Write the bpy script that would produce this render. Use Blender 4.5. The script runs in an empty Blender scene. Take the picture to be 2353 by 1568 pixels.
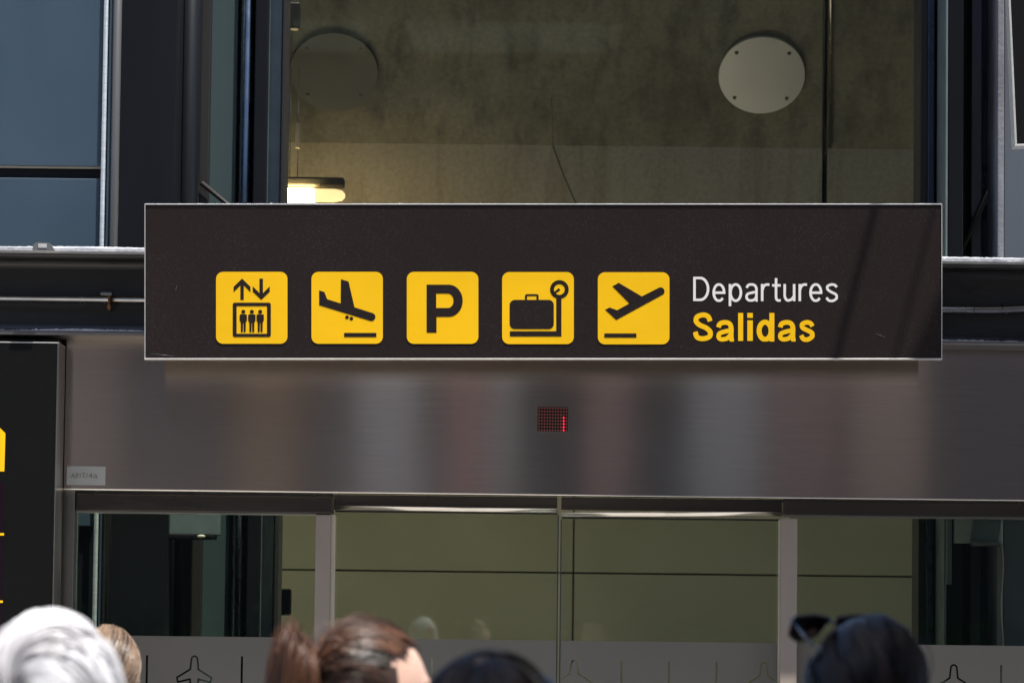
import bpy, bmesh, math, random
import numpy as np
from mathutils import Vector, Matrix, Quaternion
random.seed(7); rng = np.random.default_rng(7)
S = bpy.context.scene
COL = S.collection
PI = math.pi

# ------------------------------------------------------------------ camera, world, sun, exposure
F = 8754.0                      # focal length in units of the photo shown 2352 wide
UC, VC = 1176.0, 784.0
HORIZON = 1420.0
EYE = 1.65
th = math.atan((HORIZON - VC) / F)
rho = 0.0115
fwd = Vector((0, math.cos(th), math.sin(th)))
up0 = Vector((0, -math.sin(th), math.cos(th)))
r0 = Vector((1, 0, 0))
CX = r0 * math.cos(rho) + up0 * math.sin(rho)
CY = -r0 * math.sin(rho) + up0 * math.cos(rho)

cam = bpy.data.cameras.new('camera')
cam.sensor_width = 36.0
cam.lens = F / 2352 * 36
cam.clip_start = 0.1
cam.clip_end = 2000
cam.dof.use_dof = True
cam.dof.focus_distance = 14.35
cam.dof.aperture_fstop = 8.2
cam.dof.aperture_blades = 9
camo = bpy.data.objects.new('camera', cam)
COL.objects.link(camo)
camo.matrix_world = Matrix(((CX.x, CY.x, -fwd.x, 0), (CX.y, CY.y, -fwd.y, 0), (CX.z, CY.z, -fwd.z, EYE), (0, 0, 0, 1)))
S.camera = camo

W = bpy.data.worlds.new('World'); S.world = W; W.use_nodes = True
nt = W.node_tree
sky = nt.nodes.new('ShaderNodeTexSky'); sky.sky_type = 'NISHITA'; sky.sun_disc = False
SUN_L = Vector((-0.25, 0.26, -1.0)).normalized()
sky.sun_elevation = math.asin(-SUN_L.z)
sky.sun_rotation = math.atan2(-SUN_L.x, -SUN_L.y)
sky.altitude = 600; sky.air_density = 1.0; sky.dust_density = 2.2
bg = nt.nodes['Background']; bg.inputs['Strength'].default_value = 0.09
nt.links.new(sky.outputs[0], bg.inputs['Color'])

sl = bpy.data.lights.new('sun', 'SUN'); sl.energy = 4.2; sl.angle = math.radians(0.53); sl.color = (1.0, 0.955, 0.89)
so = bpy.data.objects.new('sun', sl); COL.objects.link(so)
so.rotation_euler = SUN_L.to_track_quat('-Z', 'Y').to_euler(); so.location = (5, -5, 30)

S.view_settings.view_transform = 'Standard'; S.view_settings.look = 'None'
S.view_settings.exposure = 1.15; S.view_settings.gamma = 1.0
S.view_settings.use_curve_mapping = False
S.render.engine = 'CYCLES'
S.cycles.use_denoising = True
S.cycles.max_bounces = 10; S.cycles.transparent_max_bounces = 16

# ------------------------------------------------------------------ helpers
def P(u, v, Y):
    """world point on the plane y = Y seen at photo position (u, v)"""
    d = fwd + CX * ((u - UC) / F) + CY * ((VC - v) / F)
    t = Y / d.y
    return Vector((d.x * t, Y, EYE + d.z * t))
def PX(u, v, Y): return P(u, v, Y).x
def PZ(u, v, Y): return P(u, v, Y).z

def tag(o, label=None, cat=None, group=None, kind=None):
    if label: o['label'] = label
    if cat: o['category'] = cat
    if group: o['group'] = group
    if kind: o['kind'] = kind
    return o

def empty(name, loc, label, cat, group=None):
    o = bpy.data.objects.new(name, None); COL.objects.link(o)
    o.location = loc; o.empty_display_size = 0.1
    return tag(o, label, cat, group)

def link_mesh(name, me, mat, parent=None, world=True):
    o = bpy.data.objects.new(name, me); COL.objects.link(o)
    if mat is not None and len(me.materials) == 0: me.materials.append(mat)
    if parent is not None:
        o.parent = parent
        if world: o.matrix_parent_inverse = PMI(parent)
    return o

def PMI(p):
    m = p.matrix_basis.copy()
    q = p
    while q.parent is not None:
        m = q.parent.matrix_basis @ q.matrix_parent_inverse @ m
        q = q.parent
    return m.inverted()

class MB:
    """collects shapes into one bmesh"""
    def __init__(s): s.b = bmesh.new()
    def box(s, x0, x1, y0, y1, z0, z1, bev=0.0):
        m = Matrix.Translation(((x0+x1)/2, (y0+y1)/2, (z0+z1)/2)) @ Matrix.Diagonal((abs(x1-x0), abs(y1-y0), abs(z1-z0), 1))
        r = bmesh.ops.create_cube(s.b, size=1.0, matrix=m)
        if bev > 0:
            es = list({e for v in r['verts'] for e in v.link_edges})
            bmesh.ops.bevel(s.b, geom=es, offset=bev, segments=2, affect='EDGES', profile=0.5)
        return s
    def tube(s, pts, r, n=12, cap=True):
        pts = [Vector(p) for p in pts]
        rad = r if isinstance(r, (list, tuple)) else [r] * len(pts)
        rings = []
        t0 = (pts[1] - pts[0]).normalized()
        a = Vector((0, 0, 1)) if abs(t0.z) < 0.9 else Vector((1, 0, 0))
        nrm = t0.cross(a).normalized()
        for i, p in enumerate(pts):
            t = (pts[min(i+1, len(pts)-1)] - pts[max(i-1, 0)]).normalized()
            nrm = (nrm - t * nrm.dot(t)).normalized()
            bn = t.cross(nrm)
            rings.append([s.b.verts.new(p + (nrm * math.cos(2*PI*k/n) + bn * math.sin(2*PI*k/n)) * rad[i]) for k in range(n)])
        for A, B in zip(rings[:-1], rings[1:]):
            for k in range(n):
                f = s.b.faces.new((A[k], A[(k+1) % n], B[(k+1) % n], B[k])); f.smooth = True
        if cap:
            s.b.faces.new(rings[0][::-1]); s.b.faces.new(rings[-1])
        return s
    def prism(s, pts, y0, y1):
        """polygon of (x, z) pushed from y0 to y1"""
        A = [s.b.verts.new((x, y0, z)) for x, z in pts]; B = [s.b.verts.new((x, y1, z)) for x, z in pts]
        s.b.faces.new(A); s.b.faces.new(B[::-1])
        n = len(pts)
        for k in range(n): s.b.faces.new((A[k], B[k], B[(k+1) % n], A[(k+1) % n]))
        return s
    def prism_x(s, pts, x0, x1):
        """polygon of (y, z) pushed from x0 to x1"""
        A = [s.b.verts.new((x0, y, z)) for y, z in pts]; B = [s.b.verts.new((x1, y, z)) for y, z in pts]
        s.b.faces.new(A); s.b.faces.new(B[::-1])
        n = len(pts)
        for k in range(n): s.b.faces.new((A[k], B[k], B[(k+1) % n], A[(k+1) % n]))
        return s
    def ell(s, c, r, n=16, m=10, rot=None):
        M = Matrix.Translation(c) @ (rot.to_4x4() if rot else Matrix.Identity(4)) @ Matrix.Diagonal((r[0], r[1], r[2], 1))
        rr = bmesh.ops.create_uvsphere(s.b, u_segments=n, v_segments=m, radius=1.0, matrix=M)
        for v in rr['verts']:
            for f in v.link_faces: f.smooth = True
        return s
    def caps(s, p, q, r1, r2, n=12):
        p, q = Vector(p), Vector(q); d = (q - p)
        t = d.normalized()
        pts, rad = [], []
        for a in (-1.0, -.85, -.5): pts.append(p + t * r1 * a); rad.append(max(r1 * math.sqrt(max(0, 1 - a*a)), r1 * .05))
        for k in range(5):
            f = k / 4; pts.append(p + d * f); rad.append(r1 + (r2 - r1) * f)
        for a in (.5, .85, 1.0): pts.append(q + t * r2 * a); rad.append(max(r2 * math.sqrt(max(0, 1 - a*a)), r2 * .05))
        return s.tube(pts, rad, n)
    def mesh(s, name):
        bmesh.ops.recalc_face_normals(s.b, faces=s.b.faces)
        me = bpy.data.meshes.new(name); s.b.to_mesh(me); s.b.free(); return me
    def build(s, name, mat, parent=None, label=None, cat=None, group=None, kind=None):
        me = s.mesh(name)
        return tag(link_mesh(name, me, mat, parent), label, cat, group, kind)

def flat_mesh(name, loops, depth):
    """outline loops (x, z), even-odd filled, thickness depth: front at y = -depth, back at y = 0"""
    cu = bpy.data.curves.new(name, 'CURVE'); cu.dimensions = '2D'; cu.fill_mode = 'BOTH'; cu.extrude = depth / 2
    for L in loops:
        sp = cu.splines.new('POLY'); sp.points.add(len(L) - 1)
        for p, (x, z) in zip(sp.points, L): p.co = (x, z, 0, 1)
        sp.use_cyclic_u = True
    o = bpy.data.objects.new(name, cu)
    me = bpy.data.meshes.new_from_object(o)
    bpy.data.objects.remove(o); bpy.data.curves.remove(cu)
    me.name = name
    M = Matrix(((1, 0, 0, 0), (0, 0, -1, -depth/2), (0, 1, 0, 0), (0, 0, 0, 1)))
    me.transform(M)
    for p in me.polygons: p.use_smooth = False
    return me

def arc(cx, cy, rx, ry, a0, a1, n):
    return [(cx + rx * math.cos(math.radians(a0 + (a1-a0)*k/n)), cy + ry * math.sin(math.radians(a0 + (a1-a0)*k/n))) for k in range(n+1)]
def rrect(x0, x1, y0, y1, r, n=6):
    return (arc(x1-r, y1-r, r, r, 0, 90, n) + arc(x0+r, y1-r, r, r, 90, 180, n) + arc(x0+r, y0+r, r, r, 180, 270, n) + arc(x1-r, y0+r, r, r, 270, 360, n))
def circ(cx, cy, r, n=32): return arc(cx, cy, r, r, 0, 360 - 360/n, n-1)

def glyph(ch, x0, x1, z0, z1, depth, bold=0.0):
    cu = bpy.data.curves.new('letter', 'FONT'); cu.body = ch; cu.size = 1.0; cu.fill_mode = 'BOTH'
    cu.offset = bold; cu.extrude = 0.5; cu.resolution_u = 6
    o = bpy.data.objects.new('letter', cu); me = bpy.data.meshes.new_from_object(o)
    bpy.data.objects.remove(o); bpy.data.curves.remove(cu)
    co = np.empty(len(me.vertices) * 3); me.vertices.foreach_get('co', co); co = co.reshape(-1, 3)
    a, b = co.min(0), co.max(0)
    out = np.empty_like(co)
    out[:, 0] = x0 + (co[:, 0] - a[0]) / (b[0] - a[0]) * (x1 - x0)
    out[:, 2] = z0 + (co[:, 1] - a[1]) / (b[1] - a[1]) * (z1 - z0)
    out[:, 1] = -(co[:, 2] - a[2]) / (b[2] - a[2]) * depth
    me.vertices.foreach_set('co', out.ravel()); me.update()
    for p in me.polygons: p.use_smooth = False
    return me

def smooth_path(pts, n=10):
    P_ = [np.array(p, float) for p in pts]; out = []
    for i in range(len(P_)-1):
        p0 = P_[max(i-1, 0)]; p1 = P_[i]; p2 = P_[i+1]; p3 = P_[min(i+2, len(P_)-1)]
        for k in range(n):
            t = k/n
            out.append(.5*((2*p1) + (p2-p0)*t + (2*p0-5*p1+4*p2-p3)*t*t + (3*p1-p0-3*p2+p3)*t**3))
    out.append(P_[-1]); return out
def stroke_loops(strokes, half, box, step=1.6):
    """outline loops of the union of thick strokes, cut to the box (x0, x1, y0, y1)"""
    x0, x1, y0, y1 = box
    xs = np.arange(x0-3*step, x1+3.01*step, step); ys = np.arange(y0-3*step, y1+3.01*step, step)
    X, Yg = np.meshgrid(xs, ys, indexing='ij'); D = np.full(X.shape, 1e9)
    for st_ in strokes:
        h = half
        if isinstance(st_, tuple): st_, h = st_
        Ds = np.full(X.shape, 1e9)
        for (ax, ay), (bx, by) in zip(st_[:-1], st_[1:]):
            dx, dy = bx-ax, by-ay; q = max(dx*dx+dy*dy, 1e-9)
            t = np.clip(((X-ax)*dx + (Yg-ay)*dy)/q, 0, 1)
            Ds = np.minimum(Ds, np.hypot(X-ax-t*dx, Yg-ay-t*dy) - h)
        if np.hypot(st_[0][0]-st_[-1][0], st_[0][1]-st_[-1][1]) > 1:      # square-cut stroke ends
            for e, f in ((st_[0], st_[min(3, len(st_)-1)]), (st_[-1], st_[max(-4, -len(st_))])):
                tx, ty = f[0]-e[0], f[1]-e[1]; ln = math.hypot(tx, ty)
                near = np.hypot(X-e[0], Yg-e[1]) < 1.45*h
                Ds = np.where(near, np.maximum(Ds, -((X-e[0])*tx + (Yg-e[1])*ty)/ln), Ds)
        D = np.minimum(D, Ds)
    D = np.maximum.reduce([D, x0-X, X-x1, y0-Yg, Yg-y1])
    D[D == 0] = 1e-6
    nxt = {}
    def ept(i, j, i2, j2):
        f = D[i, j]/(D[i, j]-D[i2, j2]); return (xs[i]+(xs[i2]-xs[i])*f, ys[j]+(ys[j2]-ys[j])*f)
    segs = []
    for i in range(len(xs)-1):
        for j in range(len(ys)-1):
            c = [(i, j), (i+1, j), (i+1, j+1), (i, j+1)]
            ins = [D[p] < 0 for p in c]
            if all(ins) or not any(ins): continue
            cross = [(k, (k+1) % 4) for k in range(4) if ins[k] != ins[(k+1) % 4]]
            ids = []
            for a, b in cross:
                key = tuple(sorted((c[a], c[b]))); ids.append((key, ins[a]))
            ent = [k for k, v in ids if not v]; ext = [k for k, v in ids if v]
            for a, b in zip(ext, ent): segs.append((a, b))
    for a, b in segs: nxt[a] = b
    loops = []
    while nxt:
        k0 = next(iter(nxt)); L = []; k = k0
        while k in nxt:
            L.append(ept(*k[0], *k[1])); k = nxt.pop(k)
        if len(L) > 6: loops.append(L)
    return loops

# ------------------------------------------------------------------ materials
def mat(name, color, rough=0.5, metal=0.0, spec=0.5, noise=None, bump=None, rnoise=None, coat=0.0):
    m = bpy.data.materials.new(name); m.use_nodes = True
    n = m.node_tree.nodes; l = m.node_tree.links; b = n['Principled BSDF']
    b.inputs['Base Color'].default_value = (*color, 1); b.inputs['Roughness'].default_value = rough
    b.inputs['Metallic'].default_value = metal; b.inputs['Specular IOR Level'].default_value = spec
    b.inputs['Coat Weight'].default_value = coat
    tc = n.new('ShaderNodeTexCoord')
    def nz(scale, detail=4, stretch=(1, 1, 1), rou=.55):
        mp = n.new('ShaderNodeMapping'); mp.inputs['Scale'].default_value = stretch
        l.new(tc.outputs['Object'], mp.inputs['Vector'])
        t = n.new('ShaderNodeTexNoise'); t.inputs['Scale'].default_value = scale; t.inputs['Detail'].default_value = detail
        t.inputs['Roughness'].default_value = rou
        l.new(mp.outputs[0], t.inputs['Vector']); return t
    if noise:                       # (scale, amount, stretch[, second colour])
        t = nz(noise[0], 5, noise[2])
        cr = n.new('ShaderNodeValToRGB'); cr.color_ramp.elements[0].position = .32; cr.color_ramp.elements[1].position = .68
        c2 = noise[3] if len(noise) > 3 else tuple(min(1, c * (1 + noise[1])) for c in color)
        c1 = color if len(noise) > 3 else tuple(c * (1 - noise[1]) for c in color)
        cr.color_ramp.elements[0].color = (*c1, 1); cr.color_ramp.elements[1].color = (*c2, 1)
        l.new(t.outputs['Fac'], cr.inputs[0]); l.new(cr.outputs[0], b.inputs['Base Color'])
    if rnoise:
        t = nz(rnoise[0], 4, rnoise[2] if len(rnoise) > 2 else (1, 1, 1))
        mr = n.new('ShaderNodeMapRange'); mr.inputs['From Min'].default_value = .3; mr.inputs['From Max'].default_value = .7
        mr.inputs['To Min'].default_value = max(0.02, rough - rnoise[1]); mr.inputs['To Max'].default_value = rough + rnoise[1]
        l.new(t.outputs['Fac'], mr.inputs['Value']); l.new(mr.outputs[0], b.inputs['Roughness'])
    if bump:
        t = nz(bump[0], 6, bump[2] if len(bump) > 2 else (1, 1, 1))
        bp = n.new('ShaderNodeBump'); bp.inputs['Strength'].default_value = bump[1]; bp.inputs['Distance'].default_value = 0.01
        l.new(t.outputs['Fac'], bp.inputs['Height']); l.new(bp.outputs[0], b.inputs['Normal'])
    return m

M = {}
M['alu'] = mat('brushed_aluminium', (.52, .52, .51), .42, .35, noise=(40, .08, (1, 1, 1)))
M['yellow'] = mat('yellow_vinyl', (.93, .53, .005), .40, 0, .35, noise=(2.2, .06, (.6, 1, 1.6)), rnoise=(9, .06))
M['white_vinyl'] = mat('white_vinyl', (.80, .76, .74), .45, 0, .3)
M['steel_dark'] = mat('dark_painted_steel', (.0064, .0074, .0096), .36, 0, .22, noise=(2, .18, (1, 1, .12)), rnoise=(3, .05, (1, 1, .15)))
M['steel_blue'] = mat('blue_grey_painted_steel', (.016, .026, .045), .32, 0, .5, noise=(4, .2, (1, 1, .2)), rnoise=(9, .08))
M['steel_brown'] = mat('brown_black_steel', (.016, .014, .013), .5, 0, .4, noise=(4, .2, (1, 1, .2)))
M['beam'] = mat('beam_paint', (.075, .072, .075), .33, 0, .5, noise=(5, .18, (.3, 1, 1)), rnoise=(7, .1, (.2, 1, 1)), bump=(50, .06))
M['beam_web'] = mat('beam_web_paint', (.02, .0195, .02), .3, 0, .6, noise=(5, .2, (.3, 1, 1)), rnoise=(7, .08, (.2, 1, 1)))
M['dust'] = mat('pale_dust', (.42, .43, .46), .95, 0, .1, noise=(16, .35, (.5, 1, 1)), bump=(90, .5))
M['dusty_metal'] = mat('dusty_metal', (.20, .205, .225), .8, 0, .2, noise=(9, .3, (1, 1, .3)), bump=(60, .3))
M['cladding'] = mat('blue_grey_cladding', (.041, .066, .093), .34, 0, .5, noise=(1.6, .10, (1, 1, .35)), rnoise=(3, .06), bump=(4, .015))
M['cladding_r'] = mat('grey_cladding', (.085, .10, .125), .45, 0, .5, noise=(2, .10, (1, 1, .3)))
M['glass_fin'] = mat('teal_glass_fin', (.045, .066, .068), .12, 0, .6, noise=(2, .12, (1, 1, .2)))
M['chrome'] = mat('polished_steel_tube', (.13, .16, .20), .26, 1.0, noise=(3, .08, (1, 1, .3)), rnoise=(12, .06))
M['tube_grey'] = mat('satin_tube', (.20, .205, .205), .38, .6, noise=(5, .12, (1, 1, .2)))
M['rope'] = mat('galvanised_wire', (.62, .66, .68), .38, .55, noise=(80, .15, (1, 1, 1)))
M['conduit'] = mat('stainless_conduit', (.55, .50, .45), .22, 1.0, noise=(14, .14, (.4, 1, 1)), rnoise=(20, .08))
M['rust'] = mat('rusty_clip', (.22, .10, .035), .6, .4, noise=(60, .4, (1, 1, 1)))
M['black'] = mat('black_plastic', (.008, .008, .008), .5, 0, .4)
M['post'] = mat('grey_post_paint', (.31, .262, .222), .48, 0, .45, noise=(5, .07, (1, 1, .35)))
M['post_side'] = mat('beige_post_edge', (.46, .415, .32), .5, 0, .4, noise=(5, .08, (1, 1, .4)))
M['header'] = mat('dark_bronze_header', (.085, .074, .067), .30, .85, noise=(7, .18, (.15, 1, 1)), rnoise=(9, .08, (.1, 1, 1)))
M['jamb'] = mat('stainless_jamb', (.34, .33, .30), .28, .95, noise=(6, .1, (1, 1, .2)))
M['rail'] = mat('polished_rail', (.86, .84, .80), .16, 1.0, rnoise=(5, .06, (.1, 1, 1)))
M['seal'] = mat('rubber_seal', (.010, .010, .009), .7)
M['olive'] = mat('olive_wall_panel', (.50, .485, .36), .5, 0, .35, noise=(.9, .10, (1, 1, 1)), rnoise=(2, .08))
M['joint'] = mat('dark_joint', (.13, .12, .08), .8)
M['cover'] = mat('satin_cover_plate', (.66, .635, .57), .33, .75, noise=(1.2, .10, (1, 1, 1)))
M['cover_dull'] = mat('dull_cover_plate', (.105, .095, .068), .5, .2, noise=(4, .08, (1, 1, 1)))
M['purple'] = mat('dark_purple_panel', (.008, .0025, .007), .35, 0, .2)
M['sticker'] = mat('pale_sticker', (.46, .46, .43), .6, 0, .3)
M['sticker_text'] = mat('faded_print', (.20, .165, .13), .6)
M['red_plastic'] = mat('red_plastic', (.75, .03, .04), .3)
M['skin'] = mat('skin', (.56, .36, .28), .5, 0, .4, noise=(30, .08, (1, 1, 1)))
M['skin'].node_tree.nodes['Principled BSDF'].inputs['Subsurface Weight'].default_value = .15
M['skin'].node_tree.nodes['Principled BSDF'].inputs['Subsurface Radius'].default_value = (.01, .004, .002)
M['lens'] = mat('dark_lens', (.006, .003, .004), .06, 0, .8)
M['paving'] = mat('plaza_paving', (.27, .25, .225), .8, 0, .3, noise=(1.2, .16, (1, 1, 1)), bump=(14, .2))
M['glint_gold'] = mat('gold_glint', (.62, .50, .05), .2, 1.0)
M['tube_dim'] = mat('dim_tube', (.085, .085, .085), .34, .2, noise=(5, .12, (1, 1, .2)))
M['crack'] = mat('crack_fill', (.20, .175, .115), .9)
M['shelf'] = mat('teal_grey_bracket', (.15, .19, .20), .35, .3, noise=(9, .12, (1, 1, 1)))
M['lamp_body'] = mat('lamp_body', (.05, .045, .035), .6)

def concrete(name, dark, lite, stain):
    m = bpy.data.materials.new(name); m.use_nodes = True
    n = m.node_tree.nodes; l = m.node_tree.links; b = n['Principled BSDF']
    b.inputs['Roughness'].default_value = .82; b.inputs['Specular IOR Level'].default_value = .3
    tc = n.new('ShaderNodeTexCoord')
    def nz(scale, stretch, det=6):
        mp = n.new('ShaderNodeMapping'); mp.inputs['Scale'].default_value = stretch; l.new(tc.outputs['Object'], mp.inputs['Vector'])
        t = n.new('ShaderNodeTexNoise'); t.inputs['Scale'].default_value = scale; t.inputs['Detail'].default_value = det; t.inputs['Roughness'].default_value = .62
        l.new(mp.outputs[0], t.inputs['Vector']); return t
    a = nz(2.2, (1, 1, .6)); c = nz(5.0, (1.6, 1, .22)); d = nz(38, (1, 1, 1), 3)
    r1 = n.new('ShaderNodeValToRGB'); r1.color_ramp.elements[0].position = .3; r1.color_ramp.elements[1].position = .7
    r1.color_ramp.elements[0].color = (*dark, 1); r1.color_ramp.elements[1].color = (*lite, 1); l.new(a.outputs['Fac'], r1.inputs[0])
    r2 = n.new('ShaderNodeMapRange'); r2.inputs['From Min'].default_value = .48; r2.inputs['From Max'].default_value = .68
    r2.inputs['To Max'].default_value = .62
    l.new(c.outputs['Fac'], r2.inputs['Value'])
    mx = n.new('ShaderNodeMixRGB'); mx.inputs[2].default_value = (*stain, 1); l.new(r2.outputs[0], mx.inputs[0]); l.new(r1.outputs[0], mx.inputs[1])
    mu = n.new('ShaderNodeMixRGB'); mu.blend_type = 'OVERLAY'; mu.inputs[0].default_value = .35
    l.new(mx.outputs[0], mu.inputs[1]); l.new(d.outputs['Fac'], mu.inputs[2]); l.new(mu.outputs[0], b.inputs['Base Color'])
    bp = n.new('ShaderNodeBump'); bp.inputs['Strength'].default_value = .25; bp.inputs['Distance'].default_value = .012
    l.new(c.outputs['Fac'], bp.inputs['Height']); l.new(bp.outputs[0], b.inputs['Normal'])
    return m
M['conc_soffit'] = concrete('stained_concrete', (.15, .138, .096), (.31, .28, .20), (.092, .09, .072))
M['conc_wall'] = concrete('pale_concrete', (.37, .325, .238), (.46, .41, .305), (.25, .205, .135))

def panel_mat(name, base, speck, amount):
    """dark sign face sprinkled with pale dust specks"""
    m = bpy.data.materials.new(name); m.use_nodes = True
    n = m.node_tree.nodes; l = m.node_tree.links; b = n['Principled BSDF']
    b.inputs['Roughness'].default_value = .46; b.inputs['Specular IOR Level'].default_value = .16
    tc = n.new('ShaderNodeTexCoord')
    v = n.new('ShaderNodeTexVoronoi'); v.inputs['Scale'].default_value = 210; l.new(tc.outputs['Object'], v.inputs['Vector'])
    v2 = n.new('ShaderNodeTexVoronoi'); v2.inputs['Scale'].default_value = 75; l.new(tc.outputs['Object'], v2.inputs['Vector'])
    def spot(vv, size, cut):
        a = n.new('ShaderNodeMapRange'); a.inputs['From Min'].default_value = size; a.inputs['From Max'].default_value = size * .4
        l.new(vv.outputs['Distance'], a.inputs['Value'])
        s = n.new('ShaderNodeSeparateColor'); l.new(vv.outputs['Color'], s.inputs[0])
        g = n.new('ShaderNodeMath'); g.operation = 'GREATER_THAN'; g.inputs[1].default_value = cut; l.new(s.outputs[0], g.inputs[0])
        mm = n.new('ShaderNodeMath'); mm.operation = 'MULTIPLY'; l.new(a.outputs[0], mm.inputs[0]); l.new(g.outputs[0], mm.inputs[1]); return mm
    s1, s2 = spot(v, .34, .62), spot(v2, .16, .80)
    mxm = n.new('ShaderNodeMath'); mxm.operation = 'MAXIMUM'; l.new(s1.outputs[0], mxm.inputs[0]); l.new(s2.outputs[0], mxm.inputs[1])
    nz = n.new('ShaderNodeTexNoise'); nz.inputs['Scale'].default_value = 3.2; nz.inputs['Detail'].default_value = 5; l.new(tc.outputs['Object'], nz.inputs['Vector'])
    f = n.new('ShaderNodeMapRange'); f.inputs['From Min'].default_value = .3; f.inputs['From Max'].default_value = .7
    f.inputs['To Min'].default_value = amount * .25; f.inputs['To Max'].default_value = amount; l.new(nz.outputs['Fac'], f.inputs['Value'])
    k = n.new('ShaderNodeMath'); k.operation = 'MULTIPLY'; l.new(mxm.outputs[0], k.inputs[0]); l.new(f.outputs[0], k.inputs[1])
    mx = n.new('ShaderNodeMixRGB'); mx.inputs[1].default_value = (*base, 1); mx.inputs[2].default_value = (*speck, 1)
    l.new(k.outputs[0], mx.inputs[0]); l.new(mx.outputs[0], b.inputs['Base Color'])
    mr = n.new('ShaderNodeMapRange'); mr.inputs['To Min'].default_value = .38; mr.inputs['To Max'].default_value = .52
    l.new(nz.outputs['Fac'], mr.inputs['Value']); l.new(mr.outputs[0], b.inputs['Roughness'])
    return m
M['sign'] = panel_mat('sign_face', (.0190, .0132, .0126), (.26, .26, .26), .24)
M['totem'] = panel_mat('totem_face', (.0038, .004, .004), (.10, .11, .10), .16)
M['display'] = panel_mat('display_face', (.006, .006, .0065), (.10, .10, .10), .15)

def brushed():
    m = bpy.data.materials.new('brushed_stainless'); m.use_nodes = True
    n = m.node_tree.nodes; l = m.node_tree.links; b = n['Principled BSDF']
    b.inputs['Base Color'].default_value = (.60, .565, .55, 1); b.inputs['Metallic'].default_value = 1
    b.inputs['Roughness'].default_value = .125; b.inputs['Anisotropic'].default_value = 1.0
    tg = n.new('ShaderNodeTangent'); tg.direction_type = 'UV_MAP'; tg.uv_map = 'UVMap'
    l.new(tg.outputs[0], b.inputs['Tangent'])
    tc = n.new('ShaderNodeTexCoord'); mp = n.new('ShaderNodeMapping'); mp.inputs['Scale'].default_value = (1.2, 1, 160)
    l.new(tc.outputs['Object'], mp.inputs['Vector'])
    t = n.new('ShaderNodeTexNoise'); t.inputs['Scale'].default_value = 4; t.inputs['Detail'].default_value = 4; l.new(mp.outputs[0], t.inputs['Vector'])
    cr = n.new('ShaderNodeValToRGB'); cr.color_ramp.elements[0].color = (.60, .497, .42, 1); cr.color_ramp.elements[1].color = (.74, .62, .53, 1)
    cr.color_ramp.elements[0].position = .3; cr.color_ramp.elements[1].position = .7
    l.new(t.outputs['Fac'], cr.inputs[0]); l.new(cr.outputs[0], b.inputs['Base Color'])
    t2 = n.new('ShaderNodeTexNoise'); t2.inputs['Scale'].default_value = 1.1; l.new(tc.outputs['Object'], t2.inputs['Vector'])
    bp = n.new('ShaderNodeBump'); bp.inputs['Strength'].default_value = .012; bp.inputs['Distance'].default_value = .05
    l.new(t2.outputs['Fac'], bp.inputs['Height']); l.new(bp.outputs[0], b.inputs['Normal'])
    return m
M['brushed'] = brushed()

def glass(name, tint, refl=1.0):
    m = bpy.data.materials.new(name); m.use_nodes = True
    n = m.node_tree.nodes; l = m.node_tree.links
    n.remove(n['Principled BSDF'])
    tr = n.new('ShaderNodeBsdfTransparent'); tr.inputs[0].default_value = (*tint, 1)
    gl = n.new('ShaderNodeBsdfGlossy'); gl.inputs['Roughness'].default_value = .02; gl.inputs['Color'].default_value = (.9, 1, .95, 1)
    fr = n.new('ShaderNodeFresnel'); fr.inputs['IOR'].default_value = 1.5
    mu = n.new('ShaderNodeMath'); mu.operation = 'MULTIPLY'; mu.inputs[1].default_value = refl; l.new(fr.outputs[0], mu.inputs[0])
    mx = n.new('ShaderNodeMixShader'); l.new(mu.outputs[0], mx.inputs[0]); l.new(tr.outputs[0], mx.inputs[1]); l.new(gl.outputs[0], mx.inputs[2])
    l.new(mx.outputs[0], n['Material Output'].inputs['Surface'])
    return m
M['glass'] = glass('door_glass', (.84, .88, .82), 1.5)
M['glass_win'] = glass('window_glass', (.90, .92, .88), 1.1)

def frosted():
    m = bpy.data.materials.new('frosted_film'); m.use_nodes = True
    n = m.node_tree.nodes; l = m.node_tree.links
    n.remove(n['Principled BSDF'])
    tc = n.new('ShaderNodeTexCoord'); t = n.new('ShaderNodeTexNoise'); t.inputs['Scale'].default_value = 3; l.new(tc.outputs['Object'], t.inputs['Vector'])
    cr = n.new('ShaderNodeValToRGB'); cr.color_ramp.elements[0].color = (.165, .155, .136, 1); cr.color_ramp.elements[1].color = (.195, .183, .160, 1)
    l.new(t.outputs['Fac'], cr.inputs[0])
    d = n.new('ShaderNodeBsdfDiffuse'); l.new(cr.outputs[0], d.inputs[0])
    tl = n.new('ShaderNodeBsdfTranslucent'); tl.inputs[0].default_value = (.10, .10, .09, 1)
    a = n.new('ShaderNodeAddShader'); l.new(d.outputs[0], a.inputs[0]); l.new(tl.outputs[0], a.inputs[1])
    l.new(a.outputs[0], n['Material Output'].inputs['Surface'])
    return m
M['film'] = frosted()

def emit(name, col, s):
    m = bpy.data.materials.new(name); m.use_nodes = True
    b = m.node_tree.nodes['Principled BSDF']; b.inputs['Base Color'].default_value = (*col, 1)
    b.inputs['Emission Color'].default_value = (*col, 1); b.inputs['Emission Strength'].default_value = s
    return m
M['lamp'] = emit('lamp_glow', (1.0, .72, .34), 38)
M['lamp_end'] = emit('lamp_end_glow', (1.0, .66, .32), .75)
M['led_on'] = emit('led_lit', (1.0, .02, .05), 1.3)
M['led_off'] = mat('led_unlit', (.50, .12, .10), .4)

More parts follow.
